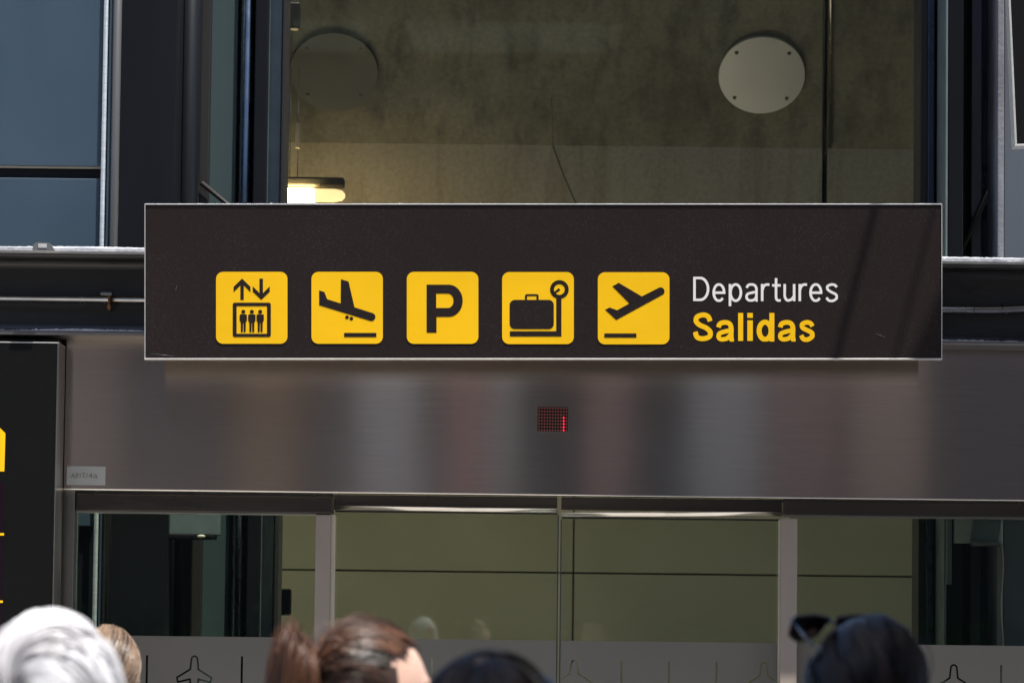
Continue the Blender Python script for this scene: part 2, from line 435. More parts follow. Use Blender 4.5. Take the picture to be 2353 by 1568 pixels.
def hairmat(name, c1, c2, rough=.32, spec=.5):
    m = bpy.data.materials.new(name); m.use_nodes = True
    n = m.node_tree.nodes; l = m.node_tree.links; b = n['Principled BSDF']
    b.inputs['Roughness'].default_value = rough; b.inputs['Specular IOR Level'].default_value = spec
    at = n.new('ShaderNodeAttribute'); at.attribute_name = 'tone'
    mx = n.new('ShaderNodeMixRGB'); mx.inputs[1].default_value = (*c1, 1); mx.inputs[2].default_value = (*c2, 1)
    l.new(at.outputs['Fac'], mx.inputs[0]); l.new(mx.outputs[0], b.inputs['Base Color'])
    return m
M['hair_grey'] = hairmat('grey_hair', (.27, .26, .285), (.80, .80, .83), .4)
M['hair_blond'] = hairmat('light_brown_hair', (.030, .015, .008), (.30, .205, .135), .34)
M['hair_brown'] = hairmat('brown_hair', (.013, .0066, .0048), (.135, .060, .033), .38)
M['hair_black'] = hairmat('black_hair', (.0012, .0010, .0010), (.055, .032, .022), .27, .40)

# ------------------------------------------------------------------ setting: ground
mb = MB(); mb.box(-250, 250, -250, 250, -.2, 0)
ground = mb.build('ground', M['paving'], kind='structure')
MB().box(-120, 120, -11.8, .6, 0, .004).build('added_road', mat('asphalt', (.045, .045, .047), .85, noise=(20, .25, (1, 1, 1))), kind='structure')  # dark unseen roadway added to dim the ground mirrored in the fascia
MB().box(-120, 120, .6, .8, 0, .12, .01).build('kerb', M['post'], kind='structure')

# ------------------------------------------------------------------ depths of the facade planes
Y_SIGN, Y_BEAM, Y_FASC, Y_HEAD, Y_PANE, Y_FRAME = 14.3, 14.55, 14.79, 14.87, 14.96, 15.25
XL, XR = PX(-330, 700, 14.6), PX(2700, 700, 14.6)     # the facade goes on a little beyond the frame
sc = Y_FASC / F                                       # metres per photo unit on the facade

def zrow(u, v, Y): return PZ(u, v, Y)

# ---- horizontal steel beam above the doors
Y_CAP = Y_BEAM - .08
zt0, zt1 = zrow(165, 568, Y_CAP), zrow(165, 578, Y_CAP)
zl1 = zrow(165, 588.5, Y_BEAM)
zb0, zb1 = zrow(165, 759.5, Y_BEAM), zrow(165, 769.3, Y_BEAM)
beam = empty('steel_beam', ((XL+XR)/2, Y_BEAM, zb1), 'long dark steel beam with dusty flanges running behind the hanging sign', 'beam')
MB().box(XL, XR, Y_BEAM, Y_BEAM+.27, zl1, zt1-.001, .002).build('top_flange', M['beam'], beam)
MB().box(XL, XR, Y_BEAM, Y_BEAM+.27, zb1, zb0, .002).build('bottom_flange', M['beam'], beam)
# web with rounded fillets at both flanges
yw = Y_BEAM + .13
prof = [(yw+.02, zl1-.001), (yw-.035, zl1-.001)]
for k in range(7):
    a = math.radians(90*k/6); prof.append((yw-.035+.035*math.sin(a), zl1-.036+.035*math.cos(a)-.0))
for k in range(7):
    a = math.radians(90*k/6); prof.append((yw-.03*(1-math.cos(a)), zb0+.03-.03*math.sin(a)+.001))
prof.append((yw+.02, zb0+.001))
w = MB().prism_x(prof, XL, XR).build('web', M['beam_web'], beam)
MB().box(XL, XR, Y_CAP, Y_BEAM+.30, zt1, zt0, .003).build('capping_plate', M['dust'], beam)
# dust lying on the lower flange and on the capping plate
def dust_ridge(y0, y1, z, h, n, name, parent):
    b = bmesh.new(); prev = None
    for i in range(n+1):
        x = XL + (XR-XL)*i/n + random.uniform(-.002, .002)
        hh = h*(.35+.65*random.random()) + h*.5*math.sin(i*.013)*math.sin(i*.05)
        if random.random() < .03: hh += h*1.1*random.random()
        row = [b.verts.new((x, y0, z)), b.verts.new((x, y0+.004, z+max(.001, hh*.75))), b.verts.new((x, (y0+y1)/2, z+max(.001, hh))), b.verts.new((x, y1, z))]
        if prev:
            for k in range(3): b.faces.new((prev[k], row[k], row[k+1], prev[k+1]))
        prev = row
    me = bpy.data.meshes.new(name); b.to_mesh(me); b.free()
    return tag(link_mesh(name, me, M['dust'], parent), kind='stuff')
dust_ridge(Y_BEAM+.001, Y_BEAM+.06, zb0+.0005, .008, 900, 'dust', beam)
dust_ridge(Y_CAP+.003, Y_CAP+.06, zt0+.0005, .0045, 900, 'dust', beam)

# ---- conduit in the web of the beam
zc = zrow(165, 686.6, Y_BEAM+.05); rc = .0158
pts = [(XL, Y_BEAM+.075, zc), (PX(2262, 708, Y_BEAM), Y_BEAM+.075, zc)]
xb = pts[-1][0]
for k in range(1, 9):
    pts.append((xb + .055*k, Y_BEAM+.075, zc + .022*(1-math.cos(PI*k/8))/2))
pts.append((XR, Y_BEAM+.075, zc+.022))
cond = empty('conduit', (0, Y_BEAM+.075, zc), 'thin stainless conduit pipe running along the dark beam web', 'pipe')
MB().tube(pts, rc, 16).build('pipe', M['conduit'], cond)
for uu in (2237, 2302):
    xx = PX(uu, 706, Y_BEAM+.07)
    zz = zc if uu < 2262 else zc+.008
    MB().tube([(xx-.0012, Y_BEAM+.075, zz), (xx+.0012, Y_BEAM+.075, zz)], rc+.0006, 16).build('pipe_joint', M['steel_brown'], cond)
clip = empty('pipe_clip', (PX(247, 690, Y_BEAM), Y_BEAM+.05, zc), 'small rusty clip holding the conduit pipe left of the sign', 'clip')
xk = PX(247, 690, Y_BEAM)
mb = MB()
ring = [(xk, Y_BEAM+.075-(rc+.002)*math.cos(a), zc+(rc+.002)*math.sin(a)) for a in [math.radians(-80+160*k/10) for k in range(11)]]
for a, b_ in zip(ring[:-1], ring[1:]): mb.tube([a, b_], .0052, 6)
mb.build('strap', M['rust'], clip)
MB().box(xk-.007, xk+.007, Y_BEAM+.055, Y_BEAM+.11, zc-.040, zc-.018, .003).tube([(xk, Y_BEAM+.050, zc-.029), (xk, Y_BEAM+.06, zc-.029)], .0065, 8).build('lower_foot', M['rust'], clip)
MB().box(xk-.034, xk+.010, Y_BEAM+.06, Y_BEAM+.12, zc+.017, zc+.029, .003).build('upper_foot', M['tube_grey'], clip)

# ---- small cap on top of the beam
pa, pb = P(74, 573, Y_CAP-.02), P(125, 573.5, Y_CAP-.02); ptop = PZ(95, 556.5, Y_CAP-.02)
capo = empty('end_cap', ((pa.x+pb.x)/2, Y_BEAM, pa.z), 'small silver wedge shaped cap sitting on top of the beam', 'cap')
MB().prism([(pa.x, pa.z), (pb.x, pb.z-.001), (pb.x-.006, pb.z+.010), (pb.x-.022, ptop-.001), (pa.x+.016, ptop), (pa.x+.004, ptop-.008)], Y_CAP-.018, Y_CAP+.05).build('cover', M['tube_grey'], capo)
MB().box(pa.x+.022, pa.x+.055, Y_CAP-.0205, Y_CAP-.0185, pa.z+.007, ptop-.006, .0008).build('face_plate', M['alu'], capo)

# ---- brushed stainless fascia over the doors
zf_top = zrow(300, 779.3, Y_FASC); zf_bot = zrow(190, 1122, Y_FASC)
x_f0 = PX(153, 790, Y_FASC)
fascia = empty('metal_fascia', (0, Y_FASC, zf_bot), 'wide brushed stainless steel fascia below the hanging sign', 'fascia')
b = bmesh.new()
uvl = b.loops.layers.uv.new('UVMap')
nx = 24
cols = []
for i in range(nx+1):
    x = x_f0 + (XR-x_f0)*i/nx
    cols.append((b.verts.new((x, Y_FASC, zf_bot)), b.verts.new((x, Y_FASC, zf_top)), x))
for A, B in zip(cols[:-1], cols[1:]):
    f = b.faces.new((A[0], B[0], B[1], A[1]))
    for lp in f.loops: lp[uvl].uv = (lp.vert.co.z, lp.vert.co.x)
me = bpy.data.meshes.new('fascia_sheet'); b.to_mesh(me); b.free()
link_mesh('fascia_sheet', me, M['brushed'], fascia)
# rounded return at the bottom edge and the soffit behind it
prof = []
for k in range(7):
    a = math.radians(90*k/6); prof.append((Y_FASC+.006-.006*math.cos(a)-.0005, zf_bot-.006*math.sin(a)))
prof += [(Y_FASC+.09, zf_bot-.006), (Y_FASC+.09, zf_bot-.0002), (Y_FASC+.004, zf_bot-.0002)]
MB().prism_x(prof, x_f0-.02, XR).build('bottom_edge', M['rail'], fascia)
MB().box(XL, XR, Y_FASC+.004, Y_FASC+.2, zf_bot+.002, zf_top).build('backing', M['steel_dark'], fascia)

# ---- red dot matrix display set in the fascia
ld0, ld1 = P(1234.7, 933.5, Y_FASC), P(1304.2, 990.8, Y_FASC)
led = empty('led_display', ((ld0.x+ld1.x)/2, Y_FASC, ld1.z), 'small red dot matrix display with one column lit in the steel fascia', 'display')
led_rot = 0.0
MB().box(ld0.x, ld1.x, Y_FASC-.0015, Y_FASC+.003, ld1.z, ld0.z).build('screen', M['black'], led)
fw = .0022
mb = MB()
mb.box(ld0.x-fw, ld1.x+fw, Y_FASC-.003, Y_FASC+.002, ld0.z, ld0.z+fw).box(ld0.x-fw, ld1.x+fw, Y_FASC-.003, Y_FASC+.002, ld1.z-fw, ld1.z)
mb.box(ld0.x-fw, ld0.x, Y_FASC-.003, Y_FASC+.002, ld1.z, ld0.z).box(ld1.x, ld1.x+fw, Y_FASC-.003, Y_FASC+.002, ld1.z, ld0.z)
mb.build('frame', M['tube_grey'], led)
wd, hd = ld1.x-ld0.x, ld0.z-ld1.z
mon = MB().ell((0, 0, 0), (.0030, .0012, .0032), 10, 6).mesh('led_lit'); mon.materials.append(M['led_on'])
mof = MB().ell((0, 0, 0), (.0030, .0012, .0032), 10, 6).mesh('led_unlit'); mof.materials.append(M['led_off'])
inv = PMI(led)
for r in range(8):
    for c in range(11):
        lit = c == 9 and r >= 3
        o = bpy.data.objects.new('led', mon if lit else mof); COL.objects.link(o); o.parent = led; o.matrix_parent_inverse = inv
        o.location = (ld0.x + wd*(.055 + .0895*c), Y_FASC-.0016, ld0.z - hd*(.062 + .1265*r))
        if lit: o['label'] = 'lit bright red dot'

# ---- sticker on the fascia
s0, s1 = P(147, 1070, Y_FASC), P(241.7, 1114, Y_FASC)
st = empty('label_sticker', ((s0.x+s1.x)/2, Y_FASC, s1.z), 'small pale sticker reading AP/T/4a at the lower left of the fascia', 'sticker')
MB().box(s0.x+.012, s1.x, Y_FASC-.0012, Y_FASC-.0004, s1.z, s0.z).build('backing', M['sticker'], st)
ux = [(162.7, 172.8, 'A'), (174.2, 181.5, 'P'), (182.2, 187.6, '/'), (188.2, 196.5, 'T'), (197, 202.6, '/'), (203.6, 212.6, '4'), (215, 223.8, 'a')]
for a, b_, ch in ux:
    zt = 1086 if ch != 'a' else 1088.8
    p0, p1 = P(a, 1097.7, Y_FASC), P(b_, zt, Y_FASC)
    me = glyph(ch, p0.x, p1.x, p0.z, p1.z, .0004); me.transform(Matrix.Translation((0, Y_FASC-.0014, 0)))
    link_mesh('letter', me, M['sticker_text'], st)

# ------------------------------------------------------------------ hanging direction sign
ss = Y_SIGN / F / math.cos(th) * 1.0
d0 = fwd + CX*((1247.75-UC)/F) + CY*((VC-647.5)/F)
s_c = Vector((0, 0, EYE)) + d0 * (Y_SIGN / d0.y)
ss = Y_SIGN / d0.y / F
sign = empty('hanging_sign', s_c, 'long dark hanging sign with five yellow pictograms reading Departures Salidas', 'sign')
sign.matrix_basis = Matrix(((CX.x, fwd.x, CY.x, s_c.x), (CX.y, fwd.y, CY.y, s_c.y), (CX.z, fwd.z, CY.z, s_c.z), (0, 0, 0, 1)))
def SL(u, v): return ((u - 1247.75) * ss, (647.5 - v) * ss)
def sl_link(name, me, m, parent=None):
    """mesh given in the sign's own coordinates"""
    o = bpy.data.objects.new(name, me); COL.objects.link(o)
    if len(me.materials) == 0: me.materials.append(m)
    o.parent = parent or sign
    return o
x0, zT = SL(334, 470.5); x1, zB = SL(2162, 822.5)
me = MB().box(x0, x1, 0, .10, zB, zT, .001).mesh('panel'); sl_link('panel', me, M['sign'])
t_ = .0034
def edge(a, b_, c, d, e, f_, bev=.0008): sl_link('edge_trim', MB().box(a, b_, c, d, e, f_, bev).mesh('edge_trim'), M['alu'])
edge(x0-t_, x1+t_, -.003, .104, zT+.0002, zT+.0036)
edge(x0-t_, x0-.0002, -.003, .104, zB-.0002, zT)
edge(x1+.0002, x1+t_, -.003, .104, zB-.0002, zT)
bt = MB().prism_x([(-.004, zB-.0002), (-.006, zB-.0018), (.012, zB-.0085), (.10, zB-.0085), (.10, zB-.0002)], x0-t_, x1+t_).mesh('edge_trim')
sl_link('edge_trim', bt, M['alu'])
sl_link('back_panel', MB().box(x0, x1, .1003, .104, zB-.0002, zT).mesh('back_panel'), M['alu'])  # pale back added so the fascia mirrors something lighter below the sign
# dust on the top edge
b = bmesh.new(); prev = None
for i in range(1300):
    x = x0 + (x1-x0)*i/1299; h = .0005 + .0012*random.random()**2 + (.004*random.random() if random.random() < .018 else 0)
    row = [b.verts.new((x, -.0025, zT+.0037)), b.verts.new((x, .0, zT+.0037+h)), b.verts.new((x, .05, zT+.0037))]
    if prev:
        for k in range(2): b.faces.new((prev[k], row[k], row[k+1], prev[k+1]))
    prev = row
me = bpy.data.meshes.new('dust'); b.to_mesh(me); b.free(); tag(sl_link('dust', me, M['dust']), kind='stuff')
# hangers up to the structure
for k in (-1.15, 1.15):
    sl_link('hanger', MB().box(k-.02, k+.02, .10, .30, -.06, .02, .003).mesh('hanger'), M['steel_dark'])

for (ua, va, ub, vb) in ((345, 812, 400, 818), (403, 668, 407, 655), (2012, 766, 2033, 775)):
    (xa, za), (xb_, zb_) = SL(ua, va), SL(ub, vb)
    sl_link('scratch', MB().tube([(xa, -.0001, za), ((xa+xb_)/2, -.0003, (za+zb_)/2+.0008), (xb_, -.0001, zb_)], .0004, 5).mesh('scratch'), M['tube_grey'])

def Z1(L): return [SL((640 + x/3.9217)/1.3605, (820 + y/3.9217)/1.3605) for x, y in L]
def Z2(L): return [SL((1220 + x/3.7952)/1.3605, (820 + y/3.7952)/1.3605) for x, y in L]
def Z3(L): return [SL((1820 + x/2.6144)/1.3605, (820 + y/2.6144)/1.3605) for x, y in L]
PLT, SYM = .0018, .0006
def plate(loop, label):
    me = flat_mesh('pictogram_plate', [loop], PLT)
    o = sl_link('pictogram_plate', me, M['yellow']); o['label'] = label; return o
def sym(pl, name, loops):
    me = flat_mesh(name, loops, SYM); me.transform(Matrix.Translation((0, -PLT-.00005, 0)))
    return sl_link(name, me, M['sign'], pl)
# lift
pl = plate(Z1(rrect(138, 1013, 115, 995, 86)), 'yellow square with lift pictogram')
sym(pl, 'arrow', [Z1([(457, 197), (560, 298), (560, 362), (478, 281), (478, 458), (437, 458), (437, 281), (354, 362), (354, 298)])])
sym(pl, 'arrow', [Z1([(671, 198), (713, 198), (713, 376), (797, 292), (797, 358), (693, 458), (588, 358), (588, 292), (671, 376)])])
sym(pl, 'lift_car', [Z1(rrect(343, 810, 492, 913, 24)), Z1(rrect(390, 763, 535, 873, 4, 2))])
for cx in (472, 577, 679):
    sym(pl, 'figure', [Z1(circ(cx, 604, 25, 24)), Z1([(cx-45, 650), (cx-41, 638), (cx-32, 634), (cx+32, 634), (cx+41, 638), (cx+45, 650), (cx+45, 710), (cx+31, 736), (cx+29, 846), (cx+24, 855), (cx+10, 855), (cx+5, 846), (cx+3, 741), (cx-3, 741), (cx-5, 846), (cx-10, 855), (cx-24, 855), (cx-29, 846), (cx-31, 736), (cx-45, 710)])])
# arrivals
pl = plate(Z1(rrect(1307, 2182, 115, 995, 86)), 'yellow square with landing aeroplane pictogram')
sym(pl, 'aeroplane', [Z1([(1402, 342), (1466, 362), (1500, 450), (1666, 502), (1669, 205), (1762, 234), (1835, 549)] + arc(2040, 667, 51, 50, -70, 105, 12) + [(1402, 524)])])
sym(pl, 'wheel', [Z1(circ(1743, 671, 23, 20))]); sym(pl, 'wheel', [Z1(circ(1796, 687, 23, 20))])
sym(pl, 'runway_bar', [Z1([(1708, 862), (2103, 862), (2103, 914), (1708, 914)])])
# parking
pl = plate(Z2(rrect(195, 1043, 111, 964, 84)), 'yellow square with letter P for parking')
sym(pl, 'letter', [Z2([(430, 263)] + arc(690, 454, 168, 191, -90, 90, 20) + [(547, 645), (547, 832), (430, 832)]), Z2([(543, 369)] + arc(682, 454, 67, 85, -90, 90, 14) + [(543, 539)])])
# baggage scale
pl = plate(Z2(rrect(1325, 2175, 114, 967, 84)), 'yellow square with suitcase on scale pictogram')
sym(pl, 'suitcase', [Z2(rrect(1414, 1938, 443, 790, 62))])
sym(pl, 'handle', [Z2([(1595, 441)] + arc(1620, 400, 25, 25, 180, 270, 5) + arc(1733, 400, 25, 25, 270, 360, 5) + [(1758, 441), (1733, 441), (1733, 398), (1620, 398), (1620, 441)])])
sym(pl, 'scale_base', [Z2([(1967, 428), (2028, 428), (2028, 877), (1417, 877), (1417, 815), (1967, 815)])])
sym(pl, 'dial', [Z2(circ(2004, 320, 111, 40)), Z2(circ(2004, 320, 64, 32))])
sym(pl, 'needle', [Z2([(1944, 348), (1998, 303), (2014, 329), (1957, 368)])])
# departures
pl = plate(Z3(rrect(126, 711, 80, 668, 58)), 'yellow square with departing aeroplane pictogram')
sym(pl, 'aeroplane', [Z3([(296, 166), (485, 277), (621, 208)] + arc(638, 236, 33, 33, -120, 50, 10) + [(276, 470), (186, 386), (222, 367), (283, 390), (383, 335), (245, 195)])])
sym(pl, 'runway_bar', [Z3([(179, 579), (441, 579), (441, 613), (179, 613)])])
# lettering
dep = [('D', 905, 1037, 117, 315), ('e', 1062, 1168, 170, 322), ('p', 1195, 1305, 170, 357), ('a', 1330, 1432, 170, 320), ('r', 1458, 1528, 170, 316),
       ('t', 1550, 1620, 128, 320), ('u', 1642, 1740, 176, 320), ('r', 1765, 1835, 170, 316), ('e', 1853, 1960, 170, 322), ('s', 1988, 2087, 170, 324)]
sal = [('S', 905, 1065, 407, 643), ('a', 1093, 1238, 470, 645), ('l', 1270, 1315, 412, 640), ('i', 1347, 1392, 412, 640), ('d', 1423, 1568, 412, 645),
       ('a', 1597, 1742, 470, 645), ('s', 1772, 1897, 470, 648)]
sp = smooth_path
def ell_(cx, cy, rx, ry, a0=0, a1=360, n=36): return arc(cx, cy, rx, ry, a0, a1, n)
def letter_strokes(ch, a, b_, c, d, w):
    h = w/2
    if ch == 'D': return [[(a+h, c-30), (a+h, d+30)], [(a-5, c+h*.9)] + ell_(b_-h-66, (c+d)/2, 66, (d-c)/2-h*.9, -90, 90, 20) + [(a-5, d-h*.9)]]
    if ch == 'e': return [ell_((a+b_)/2, (c+d)/2, (b_-a)/2-h, (d-c)/2-h*.9, 0, -318), [(a+h, (c+d)/2+1), (b_+10, (c+d)/2+1)]]
    if ch == 'p': return [[(a+h, c+6), (a+h, d+30)], ell_((a+b_)/2+2, c+76, (b_-a)/2-h-2, 76-h*.9)]
    if ch == 'r': return [[(a+h, c+6), (a+h, d+30)], sp([(a+h, c+62), (a+h+10, c+30), (a+h+30, c+12), (b_+10, c+h+1)])]
    if ch == 't': return [sp([(a+32, c-20), (a+32, c+60), (a+32, d-40), (a+38, d-17), (a+52, d-h*.9), (b_+12, d-h-2)]), [(a-5, c+59), (b_+5, c+59)]]
    if ch == 'u': return [sp([(a+h, c-20), (a+h, c+40), (a+h, d-48), (a+h+12, d-18), (a+h+32, d-h), (b_-h-18, d-22), (b_-h, d-48)]), [(b_-h, c-20), (b_-h, d-4)]]
    if ch == 'l': return [[((a+b_)/2, c-60), ((a+b_)/2, d+60)]]
    if ch == 'd': return [[(b_-h, c-60), (b_-h, d-5), (b_-h, d+50)], ell_((a+b_)/2-3, (c+58+d)/2, (b_-a)/2-h-3, (d-c-58)/2-h*.85)]
    if ch == 's' and w < 30: return [sp([(2078, 202), (2062, 185), (2036, 180), (2003, 194), (2004, 220), (2036, 243), (2071, 262), (2077, 291), (2046, 313), (2014, 310), (1993, 287)])]
    if ch == 's': return [(sp([(1880, 521), (1862, 496), (1832, 489), (1796, 504), (1800, 533), (1836, 553), (1874, 575), (1875, 606), (1838, 629), (1805, 624), (1787, 594)]), h*.92)]
    if ch == 'S': return [(sp([(1043, 480), (1026, 441), (986, 428), (938, 444), (929, 480), (958, 510), (1010, 534), (1044, 568), (1036, 606), (985, 622), (938, 610), (921, 566)]), h*.98)]
    if ch == 'a' and w < 30: return [sp([(a+12, c+38), (a+24, c+17), (a+50, c+9), (a+78, c+18), (b_-h, c+48), (b_-h, d-18), (b_+2, d+3)]), sp([(b_-h, c+70), (a+58, c+76), (a+20, c+88), (a+h, c+114), (a+24, d-15), (a+48, d-9), (a+76, d-18), (b_-h, c+108)])]
    if ch == 'a': return [(sp([(a+18, c+60), (a+32, c+30), (a+72, c+19), (a+108, c+30), (b_-h-2, c+66), (b_-h-2, d-30), (b_-6, d+10)]), h*.95), (sp([(b_-h, c+84), (a+78, c+92), (a+30, c+108), (a+19, c+134), (a+30, d-22), (a+56, d-18), (a+92, d-28), (b_-h, c+112)]), h*.88)]
for lst, mm, w_ in ((dep, M['white_vinyl'], 21), (sal, M['yellow'], 41)):
    for ch, a, b_, c, d in lst:
        if ch == 'i': loops = [[(a, c), (b_, c), (b_, c+40), (a, c+40)], [(a, c+60), (b_, c+60), (b_, d), (a, d)]]
        else: loops = stroke_loops(letter_strokes(ch, a, b_, c, d, w_), w_/2, (a, b_, c, d))
        sl_link('letter', flat_mesh('letter', [Z3(L) for L in loops], .0009), mm)

# ------------------------------------------------------------------ dark totem at the left edge
Y_TOT = 14.55
tx1 = PX(134.5, 800, Y_TOT); tx0 = tx1 - 1.1; tz = PZ(60, 785, Y_TOT)
tot = empty('information_totem', ((tx0+tx1)/2, Y_TOT, 0), 'tall black information totem with yellow arrow at the left edge', 'totem')
MB().box(tx0+.004, tx1-.004, Y_TOT, Y_TOT+.22, .0, tz-.004).build('panel', M['totem'], tot)
MB().box(tx1-.0035, tx1, Y_TOT-.001, Y_TOT+.225, .0, tz-.0041, .0008).build('side_trim', M['jamb'], tot)
MB().box(tx0, tx0+.0035, Y_TOT-.001, Y_TOT+.225, .0, tz-.0041, .0008).build('side_trim', M['jamb'], tot)
MB().box(tx0, tx1, Y_TOT-.001, Y_TOT+.225, tz-.004, tz, .0008).build('top_trim', M['alu'], tot)
MB().box(tx0, tx1-.012, Y_TOT+.08, Y_TOT+.2, tz+.001, tz+.016).build('top_bracket', M['black'], tot)
def tp(L): return [(lambda p: (p.x, p.z))(P(u, v, Y_TOT)) for u, v in L]
me = flat_mesh('arrow', [tp([(-70, 983-40), (-30, 950), (1, 983.5), (12.5, 994.6), (10, 1082), (-70, 1082)])], .0012); me.transform(Matrix.Translation((0, Y_TOT-.0003, 0)))
link_mesh('arrow', me, M['yellow'], tot)
q0, q1 = P(11, 1108.6, Y_TOT), P(4, 1640, Y_TOT)
MB().box(q0.x-.6, q0.x, Y_TOT-.0016, Y_TOT-.0003, q1.z, q0.z).build('notice_panel', M['purple'], tot)
for va, vb, ue in ((1223.5, 1229, 9.5), (1378, 1383.5, 6.6)):
    p0, p1 = P(ue, va, Y_TOT), P(ue, vb, Y_TOT)
    MB().box(p0.x-.55, p0.x, Y_TOT-.0026, Y_TOT-.0017, p1.z, p0.z).build('yellow_line', M['yellow'], tot)

# ------------------------------------------------------------------ doors and side panels
def zz(u, v, Y=Y_PANE): return PZ(u, v, Y)
jx0, jx1 = PX(131, 1250, Y_HEAD), PX(171.5, 1176, Y_HEAD)
MB().box(jx0, jx1, Y_HEAD-.002, Y_HEAD+.14, 0, zf_bot-.0065, .002).build('door_jamb', M['jamb'], None, 'narrow stainless door jamb between the black totem and left glass', 'jamb')

FZ = zz(309, 1459)            # top of the frosted band
def off_poly(L, d):
    n = len(L); out = []
    for i in range(n):
        p0, p1, p2 = Vector(L[i-1]), Vector(L[i]), Vector(L[(i+1) % n])
        e1, e2 = (p1-p0).normalized(), (p2-p1).normalized()
        n1, n2 = Vector((-e1.y, e1.x)), Vector((-e2.y, e2.x))
        m = (n1+n2)
        m = m.normalized() if m.length > 1e-6 else n1
        out.append(tuple(p1 + m * d / max(.35, m.dot(n1))))
    return out
def plane_outline(cx, ztop, s):
    h = arc(0, -20, 20, 20, 180, 90, 4)     # left half of the nose, y up
    L = h + [(a, b_) for a, b_ in [(-x, y) for x, y in h[::-1]][1:]]
    right = [(27, -87), (115, -142), (108, -172), (28, -152), (20, -232), (52, -256), (48, -278), (0, -264)]
    L = L + right + [(-x, y) for x, y in right[::-1][1:]]
    return [(cx + x*s, ztop + y*s) for x, y in L]
PITCH = 109.0
def film(name, u0, u1, parent, Y):
    """frosted sheet with the bars and aeroplane outlines cut out of it"""
    xa, xb_ = PX(u0, 1500, Y), PX(u1, 1500, Y)
    loops = [[(xa, .08), (xb_, .08), (xb_, FZ), (xa, FZ)]]
    for k in range(-2, 24):
        u = 446.7 + PITCH*k
        x = PX(u, 1520, Y)
        if k % 4 == 0:
            s = .3437*Y/F
            L = plane_outline(x, FZ - 45*Y/F, s)
            def clip(Q, lo, hi):
                for lim, sg in ((lo, 1), (hi, -1)):
                    out = []
                    for i in range(len(Q)):
                        p, q = Q[i-1], Q[i]; ip, iq = (p[0]-lim)*sg >= 0, (q[0]-lim)*sg >= 0
                        if ip != iq:
                            f = (lim-p[0])/(q[0]-p[0]); out.append((lim, p[1]+(q[1]-p[1])*f))
                        if iq: out.append(q)
                    Q = out
                    if len(Q) < 3: return []
                return Q
            if xa + .01 < x < xb_ - .01:
                A_, B_ = clip(off_poly(L, 6*s), xa+.004, xb_-.004), clip(off_poly(L, -6*s)[::-1], xa+.0048, xb_-.0048)
                if len(A_) > 2 and len(B_) > 2: loops.append(A_); loops.append(B_)
        else:
            if xa + .02 < x < xb_ - .02:
                w_ = 2.4*Y/F
                loops.append([(x-w_, FZ-.44), (x+w_, FZ-.44), (x+w_, FZ-44*Y/F), (x-w_, FZ-44*Y/F)])
    me = flat_mesh(name, loops, .0008); me.transform(Matrix.Translation((0, Y-.001, 0)))
    return link_mesh(name, me, M['film'], parent)

def side_panel(u0, u1, uh0, uh1, vh_bot, up0_, up1_, upside, vp_top, label, screws, side_right):
    x0_, x1_ = PX(uh0, 1150, Y_HEAD), PX(uh1, 1150, Y_HEAD)
    t = empty('glass_side_panel', ((x0_+x1_)/2, Y_PANE, 0), label, 'glass panel', 'fixed glass panels beside the sliding doors')
    zh0 = zf_bot-.0165; zh1 = zz(uh0 if not side_right else uh1, vh_bot, Y_HEAD)
    MB().box(x0_, x1_, Y_HEAD, Y_HEAD+.16, zh1, zh0, .0025).build('header', M['header'], t)
    MB().box(x0_, x1_, Y_HEAD+.012, Y_HEAD+.15, zh1-.008, zh1-.0005, .001).build('bottom_bead', M['jamb'], t)
    MB().box(x0_, x1_, Y_HEAD+.004, Y_HEAD+.12, zh0+.0005, zf_bot-.0065).build('seal_strip', M['seal'], t)
    for us in screws:
        xs = PX(us, 1135, Y_HEAD)
        MB().ell((xs, Y_HEAD-.001, zh0+.004), (.010, .004, .0045), 12, 6).build('screw', M['steel_brown'], t)
    xa, xb_ = PX(up0_, 1300, Y_HEAD), PX(up1_, 1300, Y_HEAD)
    zp = zz((up0_+up1_)/2, vp_top, Y_HEAD)
    MB().box(xa, xb_, Y_HEAD+.012, Y_HEAD+.085, 0, zp, .0015).build('post', M['post'], t)
    xs_ = PX(upside, 1300, Y_HEAD)
    a, b_ = (xb_+.0003, xs_) if upside > up1_ else (xs_, xa-.0003)
    MB().box(a, b_, Y_HEAD+.02, Y_HEAD+.08, 0, zp-.004, .001).build('post_edge', M['post_side'], t)
    gx0, gx1 = PX(u0, 1300, Y_PANE), PX(u1, 1300, Y_PANE)
    MB().box(gx0, gx1, Y_PANE, Y_PANE+.01, .02, zh1-.006).build('pane', M['glass'], t)
    film('frosted_band', u0, u1, t, Y_PANE)
    return t
side_panel(176, 742, 174, 763.5, 1171, 723.5, 758.5, 768.5, 1178, 'fixed glass panel left of the sliding doors with grey post', (213, 441.6, 718), False)
side_panel(1812, 2600, 1800.5, 2640, 1190, 1793.5, 1831.5, 1790.5, 1190.5, 'fixed glass panel right of the sliding doors with grey post', (1846, 2048, 2342), True)

